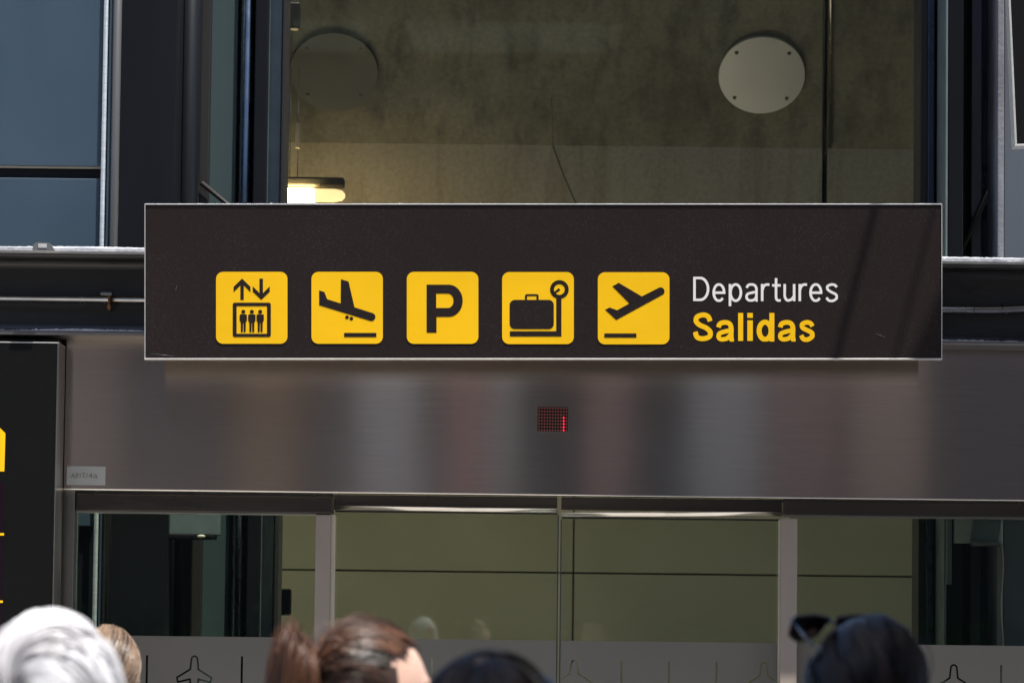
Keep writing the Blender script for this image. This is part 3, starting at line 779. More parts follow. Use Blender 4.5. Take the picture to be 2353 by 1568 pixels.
def door(u0, u1, va0, va1, vb0, vb1, label):
    Y = Y_PANE + .015
    x0_, x1_ = PX(u0, 1300, Y), PX(u1, 1300, Y)
    t = empty('sliding_door', ((x0_+x1_)/2, Y, 0), label, 'glass door', 'pair of sliding glass doors')
    a, b_ = P(u0, va0, Y_HEAD+.02), P(u1, vb0, Y_HEAD+.02)
    a2, b2 = P(u0, va1, Y_HEAD+.02), P(u1, vb1, Y_HEAD+.02)
    # bull-nosed rail: rounded front and underside
    bm = bmesh.new(); ring = []
    for (pt, pb_) in ((a, a2), (b_, b2)):
        h = pt.z - pb_.z; r = []
        for k in range(9):
            q = k/8; r.append(bm.verts.new((pt.x, Y_HEAD+.014 + .007*q + .003*q*q, pt.z - h*q)))
        r.append(bm.verts.new((pt.x, Y_HEAD+.085, pb_.z))); r.append(bm.verts.new((pt.x, Y_HEAD+.085, pt.z)))
        ring.append(r)
    n = len(ring[0])
    for k in range(n):
        f = bm.faces.new((ring[0][k], ring[1][k], ring[1][(k+1) % n], ring[0][(k+1) % n])); f.smooth = k < 8
    bm.faces.new(ring[0][::-1]); bm.faces.new(ring[1])
    bmesh.ops.recalc_face_normals(bm, faces=bm.faces)
    me = bpy.data.meshes.new('bottom_rail'); bm.to_mesh(me); bm.free()
    link_mesh('bottom_rail', me, M['rail'], t)
    zt = min(a.z, b_.z)
    MB().box(a.x+.002, b_.x-.002, Y_HEAD+.03, Y_HEAD+.082, max(a.z, b_.z)+.0006, zf_bot-.008, .001).build('top_rail', M['header'], t)
    MB().box(x0_+.004, x1_-.004, Y-.004, Y+.018, min(a2.z, b2.z)-.004, min(a2.z, b2.z)+.003).build('seal_strip', M['seal'], t)
    MB().box(x0_, x1_, Y, Y+.010, .02, min(a2.z, b2.z)+.002).build('pane', M['glass'], t)
    film('frosted_band', u0+.5, u1-.5, t, Y)
    xe = PX(u1 if u1 < 1400 else u0, 1300, Y)
    MB().box(xe-.0025, xe+.0025, Y-.003, Y+.013, .02, min(a2.z, b2.z)-.006, .0006).build('edge_seal', M['glass_fin'], t)
    return t
door(766, 1281.2, 1161.0, 1170.0, 1168.3, 1177.2, 'left leaf of the sliding glass doors, olive wall behind')
door(1288, 1797, 1177.0, 1186.4, 1175.6, 1184.6, 'right leaf of the sliding glass doors, by the rusty marks')

# ------------------------------------------------------------------ steel frame of the shaft behind the facade
ZTOP = 6.2
def member(name, u0, u1, Y0, Y1, m, label, cat, group=None, bev=.004, vref=300, z0=0.0, z1=ZTOP, parent=None):
    x0_, x1_ = PX(u0, vref, Y0), PX(u1, vref, Y0)
    return MB().box(x0_, x1_, Y0, Y1, z0, z1, bev).build(name, m, parent, label, cat, group)
def vtube(name, uc, rpx, Y, m, label, cat, vref=300, z0=0.0, z1=ZTOP):
    x = PX(uc, vref, Y); r = rpx*Y/F
    return MB().tube([(x, Y, z0), (x, Y, z1)], r, 28).build(name, m, None, label, cat)
# left
cl = empty('cladding_wall', (PX(100, 300, 15.3), 15.3, 0), 'blue grey metal cladding at upper left with a dark joint', 'cladding')
xc0, xc1 = PX(-330, 300, 15.3), PX(233, 300, 15.3)
MB().box(xc0, xc1, 15.33, 15.40, 0, ZTOP).build('backing', M['steel_dark'], cl)
MB().box(xc0, xc1, 15.30, 15.329, PZ(100, 381.5, 15.3), ZTOP, .003).build('panel', M['cladding'], cl)
MB().box(xc0, xc1, 15.30, 15.329, 2.0, PZ(100, 409, 15.3), .003).build('panel', M['cladding'], cl)
MB().box(xc0, xc1, 15.31, 15.3295, PZ(100, 386, 15.31), PZ(100, 382, 15.31)).build('joint_trim', M['post_side'], cl)
member('trim_strip', 246, 255, 15.30, 15.36, M['cladding'], 'thin pale blue strip just right of the wire rope', 'strip')
member('steel_column', 262, 404, 15.30, 15.62, M['steel_dark'], 'broad dark steel column left of the upper window', 'column')
vtube('edge_tube', 265, 10, 15.30, M['tube_dim'], 'slim rounded grey tube on the broad dark column edge', 'tube')
vtube('round_post', 433, 26, 15.60, M['steel_dark'], 'dark round steel post right of the broad column', 'post')
member('steel_column', 404.5, 412, 15.45, 15.6, M['steel_dark'], 'narrow dark steel lip beside the round post', 'column')
member('steel_column', 458, 481, 15.66, 15.75, M['steel_brown'], 'narrow brown black steel upright left of the teal glass', 'column')
member('glass_fin', 481.5, 543, 15.68, 15.72, M['glass_fin'], 'teal grey vertical glass strip left of the upper window', 'glass')
vtube('steel_tube', 566, 16, 15.66, M['chrome'], 'polished steel tube shining blue left of the window', 'tube')
member('steel_column', 583, 613, 15.60, 15.8, M['steel_dark'], 'dark window mullion between the polished tube and grey strip', 'column')
member('glass_fin', 613.5, 645, 15.66, 15.8, M['shelf'], 'narrow grey strip beside the window left edge', 'strip')
member('steel_column', 645.5, 655.5, 15.60, 15.85, M['steel_brown'], 'thin black edge of the upper window at left', 'column')
# sloping bar seen through the glass at left
pA, pB = P(462, 420, 15.64), P(524, 470, 15.64)
mb = MB(); mb.tube([pA, pA + (pB-pA)*3], .010, 4); mb.build('diagonal_brace', M['steel_brown'], None, 'short dark diagonal brace crossing the teal glass above the sign', 'brace')
# wire rope
YR = 15.285
rp0, rp1 = P(241.8, 0, YR), P(233.4, 560, YR)
rx = rp1.x
rope = empty('wire_rope', (rx, YR, .3), 'twisted galvanised wire rope hanging in front of the cladding', 'rope')
R_ = 5.6*YR/F
mb = MB(); n = 420; zs = np.linspace(.3, ZTOP, n)
for k in range(1):
    mb.tube([(rx + R_*.5*math.cos(2*PI*z/.105), YR + R_*.5*math.sin(2*PI*z/.105), z) for z in zs], R_*.50, 8)
sm = mb.mesh('strand'); sm.transform(Matrix.Translation((-rx, -YR, 0))); sm.materials.append(M['rope'])
for k in range(6):
    o = bpy.data.objects.new('strand', sm); COL.objects.link(o); o.parent = rope; o.matrix_parent_inverse = PMI(rope)
    o.location = (rx, YR, 0); o.rotation_euler = (0, 0, 2*PI*k/6)
member('steel_column', 233.5, 246, 15.325, 15.4, M['black'], 'black strip put in for the shadow gap behind the wire rope', 'strip')  # black strip painted in for the shaded gap
# bracket seen through the left glass
br = empty('wall_bracket', P(440, 1230, 15.35), 'teal grey bracket plate behind the left glass panel', 'bracket')
p0, p1 = P(388, 1150, 15.35), P(504, 1228, 15.35)
MB().box(p0.x, p1.x, 15.35, 15.42, p1.z, p0.z, .003).build('plate', M['shelf'], br)
p0, p1 = P(386, 1224, 15.30), P(492, 1238, 15.30)
MB().box(p0.x, p1.x, 15.30, 15.45, p1.z, p0.z, .006).build('ledge', M['steel_dark'], br)
p0 = P(462, 1231, 15.29); MB().ell(p0, (.017, .008, .007)).build('bolt_cap', M['post_side'], br)
# small boxes on the window edge
for (a, b_, c, d, Y, lab) in ((657, 688, 4, 65, 16.4, 'small black box high on the upper window edge'), (637, 667, 1351, 1413, 16.4, 'small black box behind the left glass panel')):
    p0, p1 = P(a, c, Y), P(b_, d, Y)
    t = empty('door_closer', ((p0.x+p1.x)/2, Y, p1.z), lab, 'box')
    MB().box(p0.x, p1.x, Y, Y+.08, p1.z, p0.z, .008).build('housing', M['black'], t)
    MB().box(p0.x+.006, p0.x+.02, Y+.08, Y+.14, p1.z+.01, p1.z+.03, .002).build('arm', M['black'], t)

# right
member('steel_column', 2113, 2131, 15.60, 15.85, M['steel_brown'], 'brown black steel edge of the upper window at right', 'column')
member('steel_column', 2131.5, 2146, 15.58, 15.8, M['steel_blue'], 'narrow blue steel strip right of the upper window', 'column')
member('steel_column', 2146.5, 2171, 15.70, 15.9, M['black'], 'black block put in for the dark gap right of the narrow blue steel strip', 'column')  # solid black put where the gap lies in shade
member('steel_column', 2177.5, 2213, 15.30, 15.6, M['steel_dark'], 'dark steel column behind the right end of the sign', 'column')
b0 = member('dusty_edge', 2171.5, 2177, 15.285, 15.6, M['shelf'], 'thin pale dusty flange edge beside the right dark column', 'edge')
member('steel_column', 2231, 2256, 15.75, 15.9, M['tube_grey'], 'grey upright behind the diagonal brace at right', 'column')
member('steel_column', 2256.5, 2277, 15.70, 15.9, M['steel_blue'], 'blue steel upright right of the diagonal brace', 'column')
member('steel_column', 2277.5, 2291, 15.72, 15.9, M['steel_brown'], 'black steel gap beside the white dusty edge', 'column')
member('dusty_edge', 2291.5, 2306, 15.27, 15.6, M['dusty_metal'], 'broad white dusty edge of the grey cladding at right', 'edge')
member('cladding_panel', 2306.3, 2700, 15.285, 15.6, M['cladding_r'], 'grey blue cladding panel at the right edge', 'cladding')
pA, pB = P(2274, 431, 15.66), P(2213, 562, 15.66)
dv = (pB-pA)
MB().tube([pA - dv*.02, pA + dv*1.8], .013, 4).build('diagonal_brace', M['steel_brown'], None, 'dark diagonal brace between the uprights right of the sign', 'brace')
# bracket seen through the right glass
br = empty('wall_bracket', P(2245, 1248, 15.35), 'pale grey bracket plate behind the right glass panel', 'bracket')
p0, p1 = P(2192, 1150, 15.25), P(2303, 1248, 15.25)
MB().box(p0.x, p1.x, 15.25, 15.28, p1.z, p0.z, .003).build('plate', M['alu'], br)
me = flat_mesh('gusset', [[(p.x, p.z) for p in (P(2242, 1150, 15.24), P(2305, 1150, 15.24), P(2292, 1247, 15.24), P(2228, 1247, 15.24))]], .01); me.transform(Matrix.Translation((0, 15.245, 0)))
link_mesh('gusset', me, M['shelf'], br)
p0, p1 = P(2232, 1243, 15.2), P(2300, 1254, 15.2)
MB().box(p0.x, p1.x, 15.20, 15.28, p1.z, p0.z, .005).build('ledge', M['tube_grey'], br)
p0, p1 = P(2176, 1150, 15.24), P(2186, 1341, 15.24)
MB().box(p0.x, p1.x, 15.24, 15.27, p1.z, p0.z, .002).build('glass_strip', None, None).data.materials.append(M['shelf'])
tag(bpy.data.objects['glass_strip'], 'pale teal strip hanging behind the right glass panel', 'strip')
pp = [P(2300 + 2.5*math.sin(k*.9), 1254 + k*26, 15.22) for k in range(13)]
MB().tube(pp, .006, 8).build('loose_cable', M['post'], None, 'pale loose cable hanging down behind the right glass panel', 'cable')

# hanging display at the upper right corner
Yd = 14.6
c0 = P(2331, 336.5, Yd)
dsp = empty('hanging_display', c0, 'black display screen with pale frame cut by the upper right corner', 'display')
dsp.rotation_euler = (0, math.radians(-2.6), 0)
wD, hD = 1.1, 1.0
def dl(name, me, m): 
    o = bpy.data.objects.new(name, me); COL.objects.link(o); me.materials.append(m); o.parent = dsp; return o
fr = .0082
dl('screen', MB().box(fr, wD-fr, .002, .09, fr, hD-fr).mesh('screen'), M['display'])
for nm, a in (('left', (0, fr, -.002, .095, fr+.0003, hD-fr-.0003)), ('right', (wD-fr, wD, -.002, .095, fr+.0003, hD-fr-.0003)), ('bottom', (0, wD, -.002, .095, 0, fr)), ('top', (0, wD, -.002, .095, hD-fr, hD))):
    dl('frame_bar', MB().box(*a, .0012).mesh('frame_bar'), M['alu'])
dl('bracket', MB().box(.45, .65, .095, .66, .4, .5, .004).mesh('bracket'), M['steel_dark'])

# ------------------------------------------------------------------ interior seen through the glass
Yo, Yc = 21.5, 20.0
ow = empty('panel_wall', (0, Yo, 0), 'olive green panelled wall behind the sliding glass doors', 'wall')
jz = PZ(1317, 1315, Yo); jx = PX(1317, 1315, Yo); gp = 4.0*Yo/F
MB().box(-4, 4, Yo+.03, Yo+.2, 0, 3.4).build('joint_backing', M['joint'], ow)
for xa, xb_ in ((-4, jx-gp/2-2.6*0-0), (jx+gp/2, 4)):
    for za, zb_ in ((0, jz-gp/2), (jz+gp/2, 3.4)):
        MB().box(xa, xb_, Yo, Yo+.029, za, zb_, .002).build('panel', M['olive'], ow)

zlow = PZ(1176, 333, Yc)
cw = MB()
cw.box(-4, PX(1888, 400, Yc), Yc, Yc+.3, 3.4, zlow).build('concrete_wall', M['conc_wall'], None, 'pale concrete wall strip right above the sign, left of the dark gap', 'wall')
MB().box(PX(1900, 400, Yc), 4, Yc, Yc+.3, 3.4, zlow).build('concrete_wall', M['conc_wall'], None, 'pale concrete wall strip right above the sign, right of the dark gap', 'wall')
# hairline crack in the pale wall
ang = math.radians(36)
def slope_pt(x, s, out=0.0):
    """point on the sloping soffit: s metres up the slope, out = proud of it"""
    return Vector((x, Yc - s*math.sin(ang) - out*math.cos(ang), zlow + s*math.cos(ang) - out*math.sin(ang)))
def slab(xa, xb_, m, label):
    b = bmesh.new(); s1, tk = 1.9, .3
    q = []
    for e in (xa, xb_):
        xlo, xhi = e if isinstance(e, tuple) else (e, e)
        q.append([b.verts.new(slope_pt(xlo, 0)), b.verts.new(slope_pt(xhi, s1)), b.verts.new(slope_pt(xhi, s1, -tk)), b.verts.new(slope_pt(xlo, 0, -tk))])
    for k in range(4): b.faces.new((q[0][k], q[0][(k+1) % 4], q[1][(k+1) % 4], q[1][k]))
    b.faces.new(q[0][::-1]); b.faces.new(q[1])
    bmesh.ops.recalc_face_normals(b, faces=b.faces)
    me = bpy.data.meshes.new('concrete_soffit'); b.to_mesh(me); b.free()
    return tag(link_mesh('concrete_soffit', me, m), label, 'soffit')
GA = Yc - 1.9*math.sin(ang)
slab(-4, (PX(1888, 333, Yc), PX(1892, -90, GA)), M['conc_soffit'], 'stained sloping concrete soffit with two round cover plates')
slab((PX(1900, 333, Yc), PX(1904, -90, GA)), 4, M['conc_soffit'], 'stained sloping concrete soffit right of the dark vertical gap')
MB().box(PX(1880, 300, Yc)-.1, PX(1915, 300, Yc)+.1, Yc+.32, Yc+.4, 3.3, 6.1).build('gap_backing', M['crack'], None, 'dark void inside the vertical gap of the concrete', 'void')
# thin pipe beside the gap
def on_slope(u, v):
    lo, hi = 0.0, 1.9
    for _ in range(50):
        mid = (lo+hi)/2; q = slope_pt(0, mid)
        if PZ(u, v, q.y) > q.z: lo = mid
        else: hi = mid
    q = slope_pt(0, lo); return PX(u, v, q.y), lo
xg, sg = on_slope(1906, 10)
MB().tube([slope_pt(PX(1905, 333, Yc), 0.02, .02), slope_pt(PX(1909, -90, GA), 1.88, .02)], .009, 10).build('thin_pipe', M['conduit'], None, 'thin metal pipe running up beside the dark concrete gap', 'pipe')
def cover(u, v, rpx, m, label):
    x, s = on_slope(u, v); c = slope_pt(x, s); r = rpx*c.y/F
    t = empty('cover_plate', c, label, 'cover', 'round cover plates on the concrete')
    ax = Vector((0, -math.cos(ang), -math.sin(ang))); e1 = Vector((1, 0, 0)); e2 = ax.cross(e1)
    def disc(name, rr, o0, o1, mm, cx=0, cz=0, n=56):
        b = bmesh.new(); base = c + e1*cx + e2*cz
        A = [b.verts.new(base + ax*o0 + (e1*math.cos(2*PI*k/n) + e2*math.sin(2*PI*k/n))*rr) for k in range(n)]
        B = [b.verts.new(base + ax*o1 + (e1*math.cos(2*PI*k/n) + e2*math.sin(2*PI*k/n))*rr*(.985 if rr > .1 else .8)) for k in range(n)]
        b.faces.new(A); b.faces.new(B)
        for k in range(n): b.faces.new((A[k], A[(k+1) % n], B[(k+1) % n], B[k]))
        bmesh.ops.recalc_face_normals(b, faces=b.faces)
        me = bpy.data.meshes.new(name); b.to_mesh(me); b.free(); return link_mesh(name, me, mm, t)
    disc('spacer', r*.90, -.01, .018, M['black'])
    disc('disc', r, .018, .034, m)
    for sx in (-1, 1):
        for sz in (-1, 1): disc('bolt', .011, .034, .040, M['cover_dull'], sx*r*.60, sz*r*.58, 12)
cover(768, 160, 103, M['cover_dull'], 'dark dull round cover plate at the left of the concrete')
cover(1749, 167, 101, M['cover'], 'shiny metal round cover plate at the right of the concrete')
# crack line as a narrow recess strip
x, s = on_slope(1266, 225)
mb = MB(); mb.tube([slope_pt(x, s, .001), slope_pt(x+.008, s*.5, .001), slope_pt(x+.012, .01, .001)], .0035, 5)
mb.tube([(x+.012, Yc-.001, zlow), (x+.07, Yc-.001, zlow-.16), (x+.15, Yc-.001, zlow-.34)], .004, 5)
mb.build('crack', M['crack'], None, 'thin dark crack running down the concrete above the sign', 'crack')
# lit lamp
Yl = 19.0
lp = empty('wall_lamp', P(720, 450, Yl), 'glowing warm batten lamp just above the sign at left', 'lamp')
p0, p1 = P(600, 432, Yl), P(790, 465.5, Yl)
mb = MB(); mb.tube([(p0.x, Yl, (p0.z+p1.z)/2), (p1.x-.15, Yl, (p0.z+p1.z)/2)], (p0.z-p1.z)/2, 20); mb.build('tube', M['lamp'], lp)
mb = MB(); zc_ = (p0.z+p1.z)/2; rr = (p0.z-p1.z)/2
mb.tube([(p1.x-.149, Yl, zc_), (p1.x-.05, Yl, zc_), (p1.x-.01, Yl, zc_), (p1.x+.005, Yl, zc_)], [rr*.99, rr*.98, rr*.75, rr*.3], 20); mb.build('end_cap', M['lamp_end'], lp)
p0, p1 = P(590, 405, Yl), P(790, 428, Yl)
MB().box(p0.x, p1.x, Yl+.0, Yl+.12, p1.z, p0.z, .01).build('housing', M['lamp_body'], lp)
for uu in (664, 682):
    x = PX(uu, 400, Yl); MB().tube([(x, Yl+.05, p0.z), (x, Yl+.05, p0.z+.55)], .0022, 6).build('suspension_rod', M['conduit'], lp)
p0, p1 = P(679, 282, Yl), P(688, 340, Yl)
MB().box(p0.x, p1.x, Yl, Yl+.03, p1.z, p0.z, .003).build('rod_plate', M['post_side'], lp)

# window pane of the upper opening
wp = empty('window', (0, 15.82, 3.0), 'large window pane above the sign showing raw concrete', 'window')
MB().box(PX(650, 300, 15.82), PX(2120, 300, 15.82), 15.82, 15.832, 2.75, ZTOP).build('pane', M['glass_win'], wp)

# shaft enclosure
MB().box(-3.9, 3.9, 15.3, 22.0, .001, .012).build('bounce_floor', mat('bounce_floor', (.62, .59, .53), .5, noise=(1.5, .06, (1, 1, 1))), kind='structure')  # pale unseen floor added to bounce light up into the lobby
mbx = MB()
room = empty('lobby_room', (0, 17, 0), 'dim lobby room behind the glass front', 'room')
xw0, xw1 = PX(640, 300, 15.9)-.02, PX(2118, 300, 15.9)+.02
MB().box(-4.0, -3.9, 15.95, 22.0, 0, ZTOP).build('side_wall', M['olive'], room)
MB().box(3.9, 4.0, 15.95, 22.0, 0, ZTOP).build('side_wall', M['olive'], room)
MB().box(-4, 4, 17.42, 22.0, ZTOP, ZTOP+.2).box(-4, -2.6, 15.9, 17.419, ZTOP, ZTOP+.2).box(2.6, 4, 15.9, 17.419, ZTOP, ZTOP+.2).build('roof', M['conc_wall'], room)  # unseen roof, left open near the front so sun brightens the inside
MB().box(-4.0, xw0-.05, 15.90, 15.95, 0, ZTOP).build('dark_gap_wall', M['black'], room)  # black sheet put behind the columns so the gaps between them look dark
MB().box(xw1+.05, 4.0, 15.90, 15.95, 0, ZTOP).build('dark_gap_wall', M['black'], room)

# ------------------------------------------------------------------ people
def tone_attr(me, vals):
    a = me.attributes.new('tone', 'FLOAT', 'POINT'); a.data.foreach_set('value', vals.astype(np.float32))

def strands_mesh(name, paths, rad, tone, center):
    """paths (N, K, 3) -> thin three-sided tubes in one mesh"""
    N, K, _ = paths.shape
    T = np.gradient(paths, axis=1); T /= np.linalg.norm(T, axis=2, keepdims=True) + 1e-9
    Nn = paths - center; Nn -= (Nn*T).sum(2, keepdims=True)*T; Nn /= np.linalg.norm(Nn, axis=2, keepdims=True) + 1e-9
    B = np.cross(T, Nn)
    taper = np.ones(K); taper[-1] = .25; taper[-2] = .7; taper[0] = .6
    R = (rad[:, None] if np.ndim(rad) else np.full((N, 1), rad)) * taper[None, :]
    V = np.empty((N, K, 3, 3))
    for k in range(3):
        a = 2*PI*k/3 + PI/2
        V[:, :, k] = paths + R[..., None]*(math.sin(a)*Nn + math.cos(a)*B)
    verts = V.reshape(-1, 3)
    base = (np.arange(N)[:, None, None]*K + np.arange(K-1)[None, :, None])*3 + np.zeros((1, 1, 3), int)
    k = np.arange(3)[None, None, :]; k2 = (k+1) % 3
    quads = np.stack([base+k, base+k2, base+3+k2, base+3+k], -1).reshape(-1, 4)
    me = bpy.data.meshes.new(name)
    me.vertices.add(len(verts)); me.vertices.foreach_set('co', verts.ravel())
    me.loops.add(quads.size); me.loops.foreach_set('vertex_index', quads.ravel())
    me.polygons.add(len(quads)); me.polygons.foreach_set('loop_start', np.arange(len(quads))*4)
    me.polygons.foreach_set('use_smooth', np.ones(len(quads), bool))
    me.update(calc_edges=True)
    tone_attr(me, np.repeat(tone, K*3))
    return me

def unit(v): return v / (np.linalg.norm(v, axis=-1, keepdims=True) + 1e-9)
def slerp(a, b, t):
    w = np.arccos(np.clip((a*b).sum(-1, keepdims=True), -.9999, .9999))
    return (np.sin((1-t)*w)*a + np.sin(t*w)*b) / np.sin(w)

def remeshed(name, mb, voxel, smooth=3):
    me = mb.mesh(name); o = bpy.data.objects.new(name, me); COL.objects.link(o)
    r = o.modifiers.new('r', 'REMESH'); r.mode = 'VOXEL'; r.voxel_size = voxel; r.use_smooth_shade = True
    s = o.modifiers.new('s', 'SMOOTH'); s.iterations = smooth; s.factor = .5
    dg = bpy.context.evaluated_depsgraph_get()
    m2 = bpy.data.meshes.new_from_object(o.evaluated_get(dg))
    bpy.data.objects.remove(o); bpy.data.meshes.remove(me); m2.name = name
    for p in m2.polygons: p.use_smooth = True
    return m2

def mirror(sx, p): return (sx*p[0], p[1], p[2])
def body_parts(k, hc):
    """skin, top and trousers as separate collectors; local: facing +y, feet at z = 0, k scales to height"""
    A, T, L = MB(), MB(), MB()
    def c(mbs, p, q, r1, r2, infl=(0, .012)):
        for m_, f in zip(mbs, infl): m_.caps(tuple(k*v for v in p), tuple(k*v for v in q), k*r1+f, k*r2+f)
    both, bot = (A, T), (A, L)
    c(both, (-.075, 0, 1.0), (.075, 0, 1.0), .118, .118); c(both, (-.085, 0, 1.27), (.085, 0, 1.27), .112, .112)
    c(both, (0, 0, .98), (0, 0, 1.30), .125, .12); c(both, (-.145, -.005, 1.385), (.145, -.005, 1.385), .055, .055)
    c((A,), (0, -.005, 1.37), (0, .01, 1.50), .056, .052)
    for s in (-1, 1):
        c(both, mirror(s, (.185, 0, 1.375)), mirror(s, (.225, -.015, 1.11)), .047, .040)
        c((A,), mirror(s, (.225, -.015, 1.11)), mirror(s, (.235, .05, .87)), .038, .026)
        A.ell(tuple(k*v for v in mirror(s, (.236, .07, .80))), (k*.018, k*.038, k*.048))
        for f in range(4):
            y = .098-.019*f; ln = (.060, .072, .066, .052)[f]
            A.caps(tuple(k*v for v in mirror(s, (.236, y, .765))), tuple(k*v for v in mirror(s, (.232, y+.004, .765-ln*.55))), k*.0088, k*.0082, 8)
            A.caps(tuple(k*v for v in mirror(s, (.232, y+.004, .765-ln*.55))), tuple(k*v for v in mirror(s, (.222, y+.006, .765-ln))), k*.0082, k*.0076, 8)
        A.caps(tuple(k*v for v in mirror(s, (.230, .098, .815))), tuple(k*v for v in mirror(s, (.222, .122, .775))), k*.011, k*.009, 8)
        c(bot, mirror(s, (.085, 0, .93)), mirror(s, (.092, .01, .50)), .088, .060); c(bot, mirror(s, (.092, .01, .50)), mirror(s, (.098, -.012, .10)), .058, .040)
        c((A,), mirror(s, (.098, -.03, .045)), mirror(s, (.108, .13, .035)), .042, .034)
    c((L,), (-.07, 0, .97), (.07, 0, .97), .122, .122, (.008,))
    # head
    x, y, z = hc
    A.ell((x, y, z+.012), (.070, .088, .098), 24, 16); A.ell((x, y+.022, z-.05), (.056, .062, .062), 20, 12)
    A.ell((x, y+.072, z-.088), (.024, .018, .018)); A.ell((x, y+.096, z-.022), (.0105, .016, .018)); A.ell((x, y+.088, z-.005), (.008, .014, .024))
    A.ell((x, y+.083, z-.058), (.022, .010, .006)); A.ell((x, y+.082, z-.068), (.019, .010, .006))
    for s in (-1, 1):
        A.ell((x+s*.028, y+.079, z+.022), (.022, .010, .007)); A.ell((x+s*.030, y+.072, z+.004), (.012, .010, .008))
        A.ell((x+s*.073, y-.012, z-.012), (.008, .018, .030))
    return A, T, L

def make_person(label, head_top, yaw, hairfun, hairname, top_col, leg_col, cap_r=(.0785, .098, .108), group='people waiting in front of the doors'):
    """head_top: world point of the top of the hair"""
    H = head_top.z
    t = empty('person', (head_top.x, head_top.y, 0), label, 'person', group)
    t.rotation_euler = (0, 0, yaw)
    hc = (0, .012, H - cap_r[2] - .004)
    k = (hc[2] - .05) / 1.505
    A, T, L = body_parts(k, hc)
    def put(name, me, m):
        o = bpy.data.objects.new(name, me); COL.objects.link(o); me.materials.clear(); me.materials.append(m); o.parent = t; return o
    put('body', remeshed('body', A, .0085), M['skin'])
    put('top', remeshed('top', T, .014), mat('cloth_top', top_col, .85, 0, .2, noise=(60, .15, (1, 1, 1))))
    put('trousers', remeshed('trousers', L, .016), mat('cloth_trousers', leg_col, .85, 0, .2, noise=(60, .15, (1, 1, 1))))
    shoes = MB()
    for s in (-1, 1): shoes.caps((s*k*.098, -.035*k, .042), (s*k*.108, .14*k, .036), .047, .040)
    put('shoes', remeshed('shoes', shoes, .012), M['black'])
    eyes = MB()
    for s in (-1, 1): eyes.ell((hc[0]+s*.030, hc[1]+.0795, hc[2]+.004), (.0085, .0055, .0055), 12, 8)
    put('eyes', eyes.mesh('eyes'), M['white_vinyl'])
    hairfun(t, put, np.array(hc), np.array(cap_r), hairname)
    return t, hc

def scalp(put, hc, r, m, keep):
    b = bmesh.new()
    bmesh.ops.create_uvsphere(b, u_segments=64, v_segments=44, radius=1.0)
    dele = [f for f in b.faces if not keep(unit(np.array(f.calc_center_median()) + np.array([0, .16, -.05])))]
    bmesh.ops.delete(b, geom=dele, context='FACES')
    for v in b.verts: v.co = Vector((hc[0]+v.co.x*r[0]*.965, hc[1]+v.co.y*r[1]*.965, hc[2]+v.co.z*r[2]*.965))
    for f in b.faces: f.smooth = True
    me = bpy.data.meshes.new('scalp'); b.to_mesh(me); b.free()
    tone_attr(me, np.full(len(me.vertices), .15)); return me

def roots(n, keep):
    out = []
    while sum(len(o) for o in out) < n:
        v = unit(rng.normal(size=(n*2, 3))); v = v[keep(v)]; out.append(v)
    return np.concatenate(out)[:n]

def clumped(n, keep, nclump, spread):
    """roots gathered in locks: returns unit dirs, lock index, lock randoms"""
    c = roots(nclump, keep); idx = rng.integers(0, nclump, n)
    v = unit(c[idx] + rng.normal(size=(n, 3))*spread)
    return v, idx, c

KEEP_BACK = lambda v: ~((v[..., 1] > .31 - .25*np.maximum(0, v[..., 2])) & (v[..., 2] < .66)) & (v[..., 2] > -.62)

def gather(target, nstr=4200, K=12, tail=None, tone_bias=0.0, lift=.02, rad=.00075, keep=KEEP_BACK, wild=.03, nclump=420, bulge=.0, side=0.0, spread=.05, con=.26, ridge=.010):
    target = unit(np.array(target, float))
    def fun(t, put, hc, r, m):
        kp = (lambda v: bool(keep(v)))
        put('scalp', scalp(put, hc, r, m, kp), m)
        s = np.linspace(0, 1, K)[None, :, None]
        v, idx, c = clumped(nstr, keep, nclump, spread)
        tj = unit(target[None] + rng.normal(size=(nstr, 3))*.05)
        d = slerp(v[:, None, :], tj[:, None, :], s**.9)
        cl = rng.normal(size=(nclump, 3))
        perp = unit(np.cross(v, tj)); rid = np.clip(np.linalg.norm(v - c[idx], axis=1)/spread, 0, 3)**2
        wob = (cl[idx, 0:1]*.07 + rng.normal(size=(nstr, 1))*.02)
        d = unit(d + perp[:, None, :]*wob[:, :, None]*np.sin(PI*s) + side*perp[:, None, :]*np.sin(PI*s))
        h = 1 + lift*(np.abs(cl[idx, 1])*.9 + rng.random(nstr)*.5)[:, None, None]*(np.sin(PI*np.clip(s, 0, 1))*.8+.25) + bulge*np.sin(PI*s)**2 - ridge*rid[:, None, None]*np.sin(PI*np.clip(s*1.1, 0, 1))
        p = hc + d*r*h
        fl = rng.random(nstr) < wild
        p[fl] += (rng.normal(size=(fl.sum(), 1, 3))*.010 + np.array([0, 0, .006]))*np.sin(PI*s)**2
        tone = np.clip(.45 + tone_bias + con*cl[idx, 2] + .14*rng.normal(size=nstr), 0, 1)
        put('hair', strands_mesh('hair', p, rad*(.7+.6*rng.random(nstr)), tone, hc), m)
        if tail is not None: tail(t, put, hc, r, m, hc + target*r)
    return fun

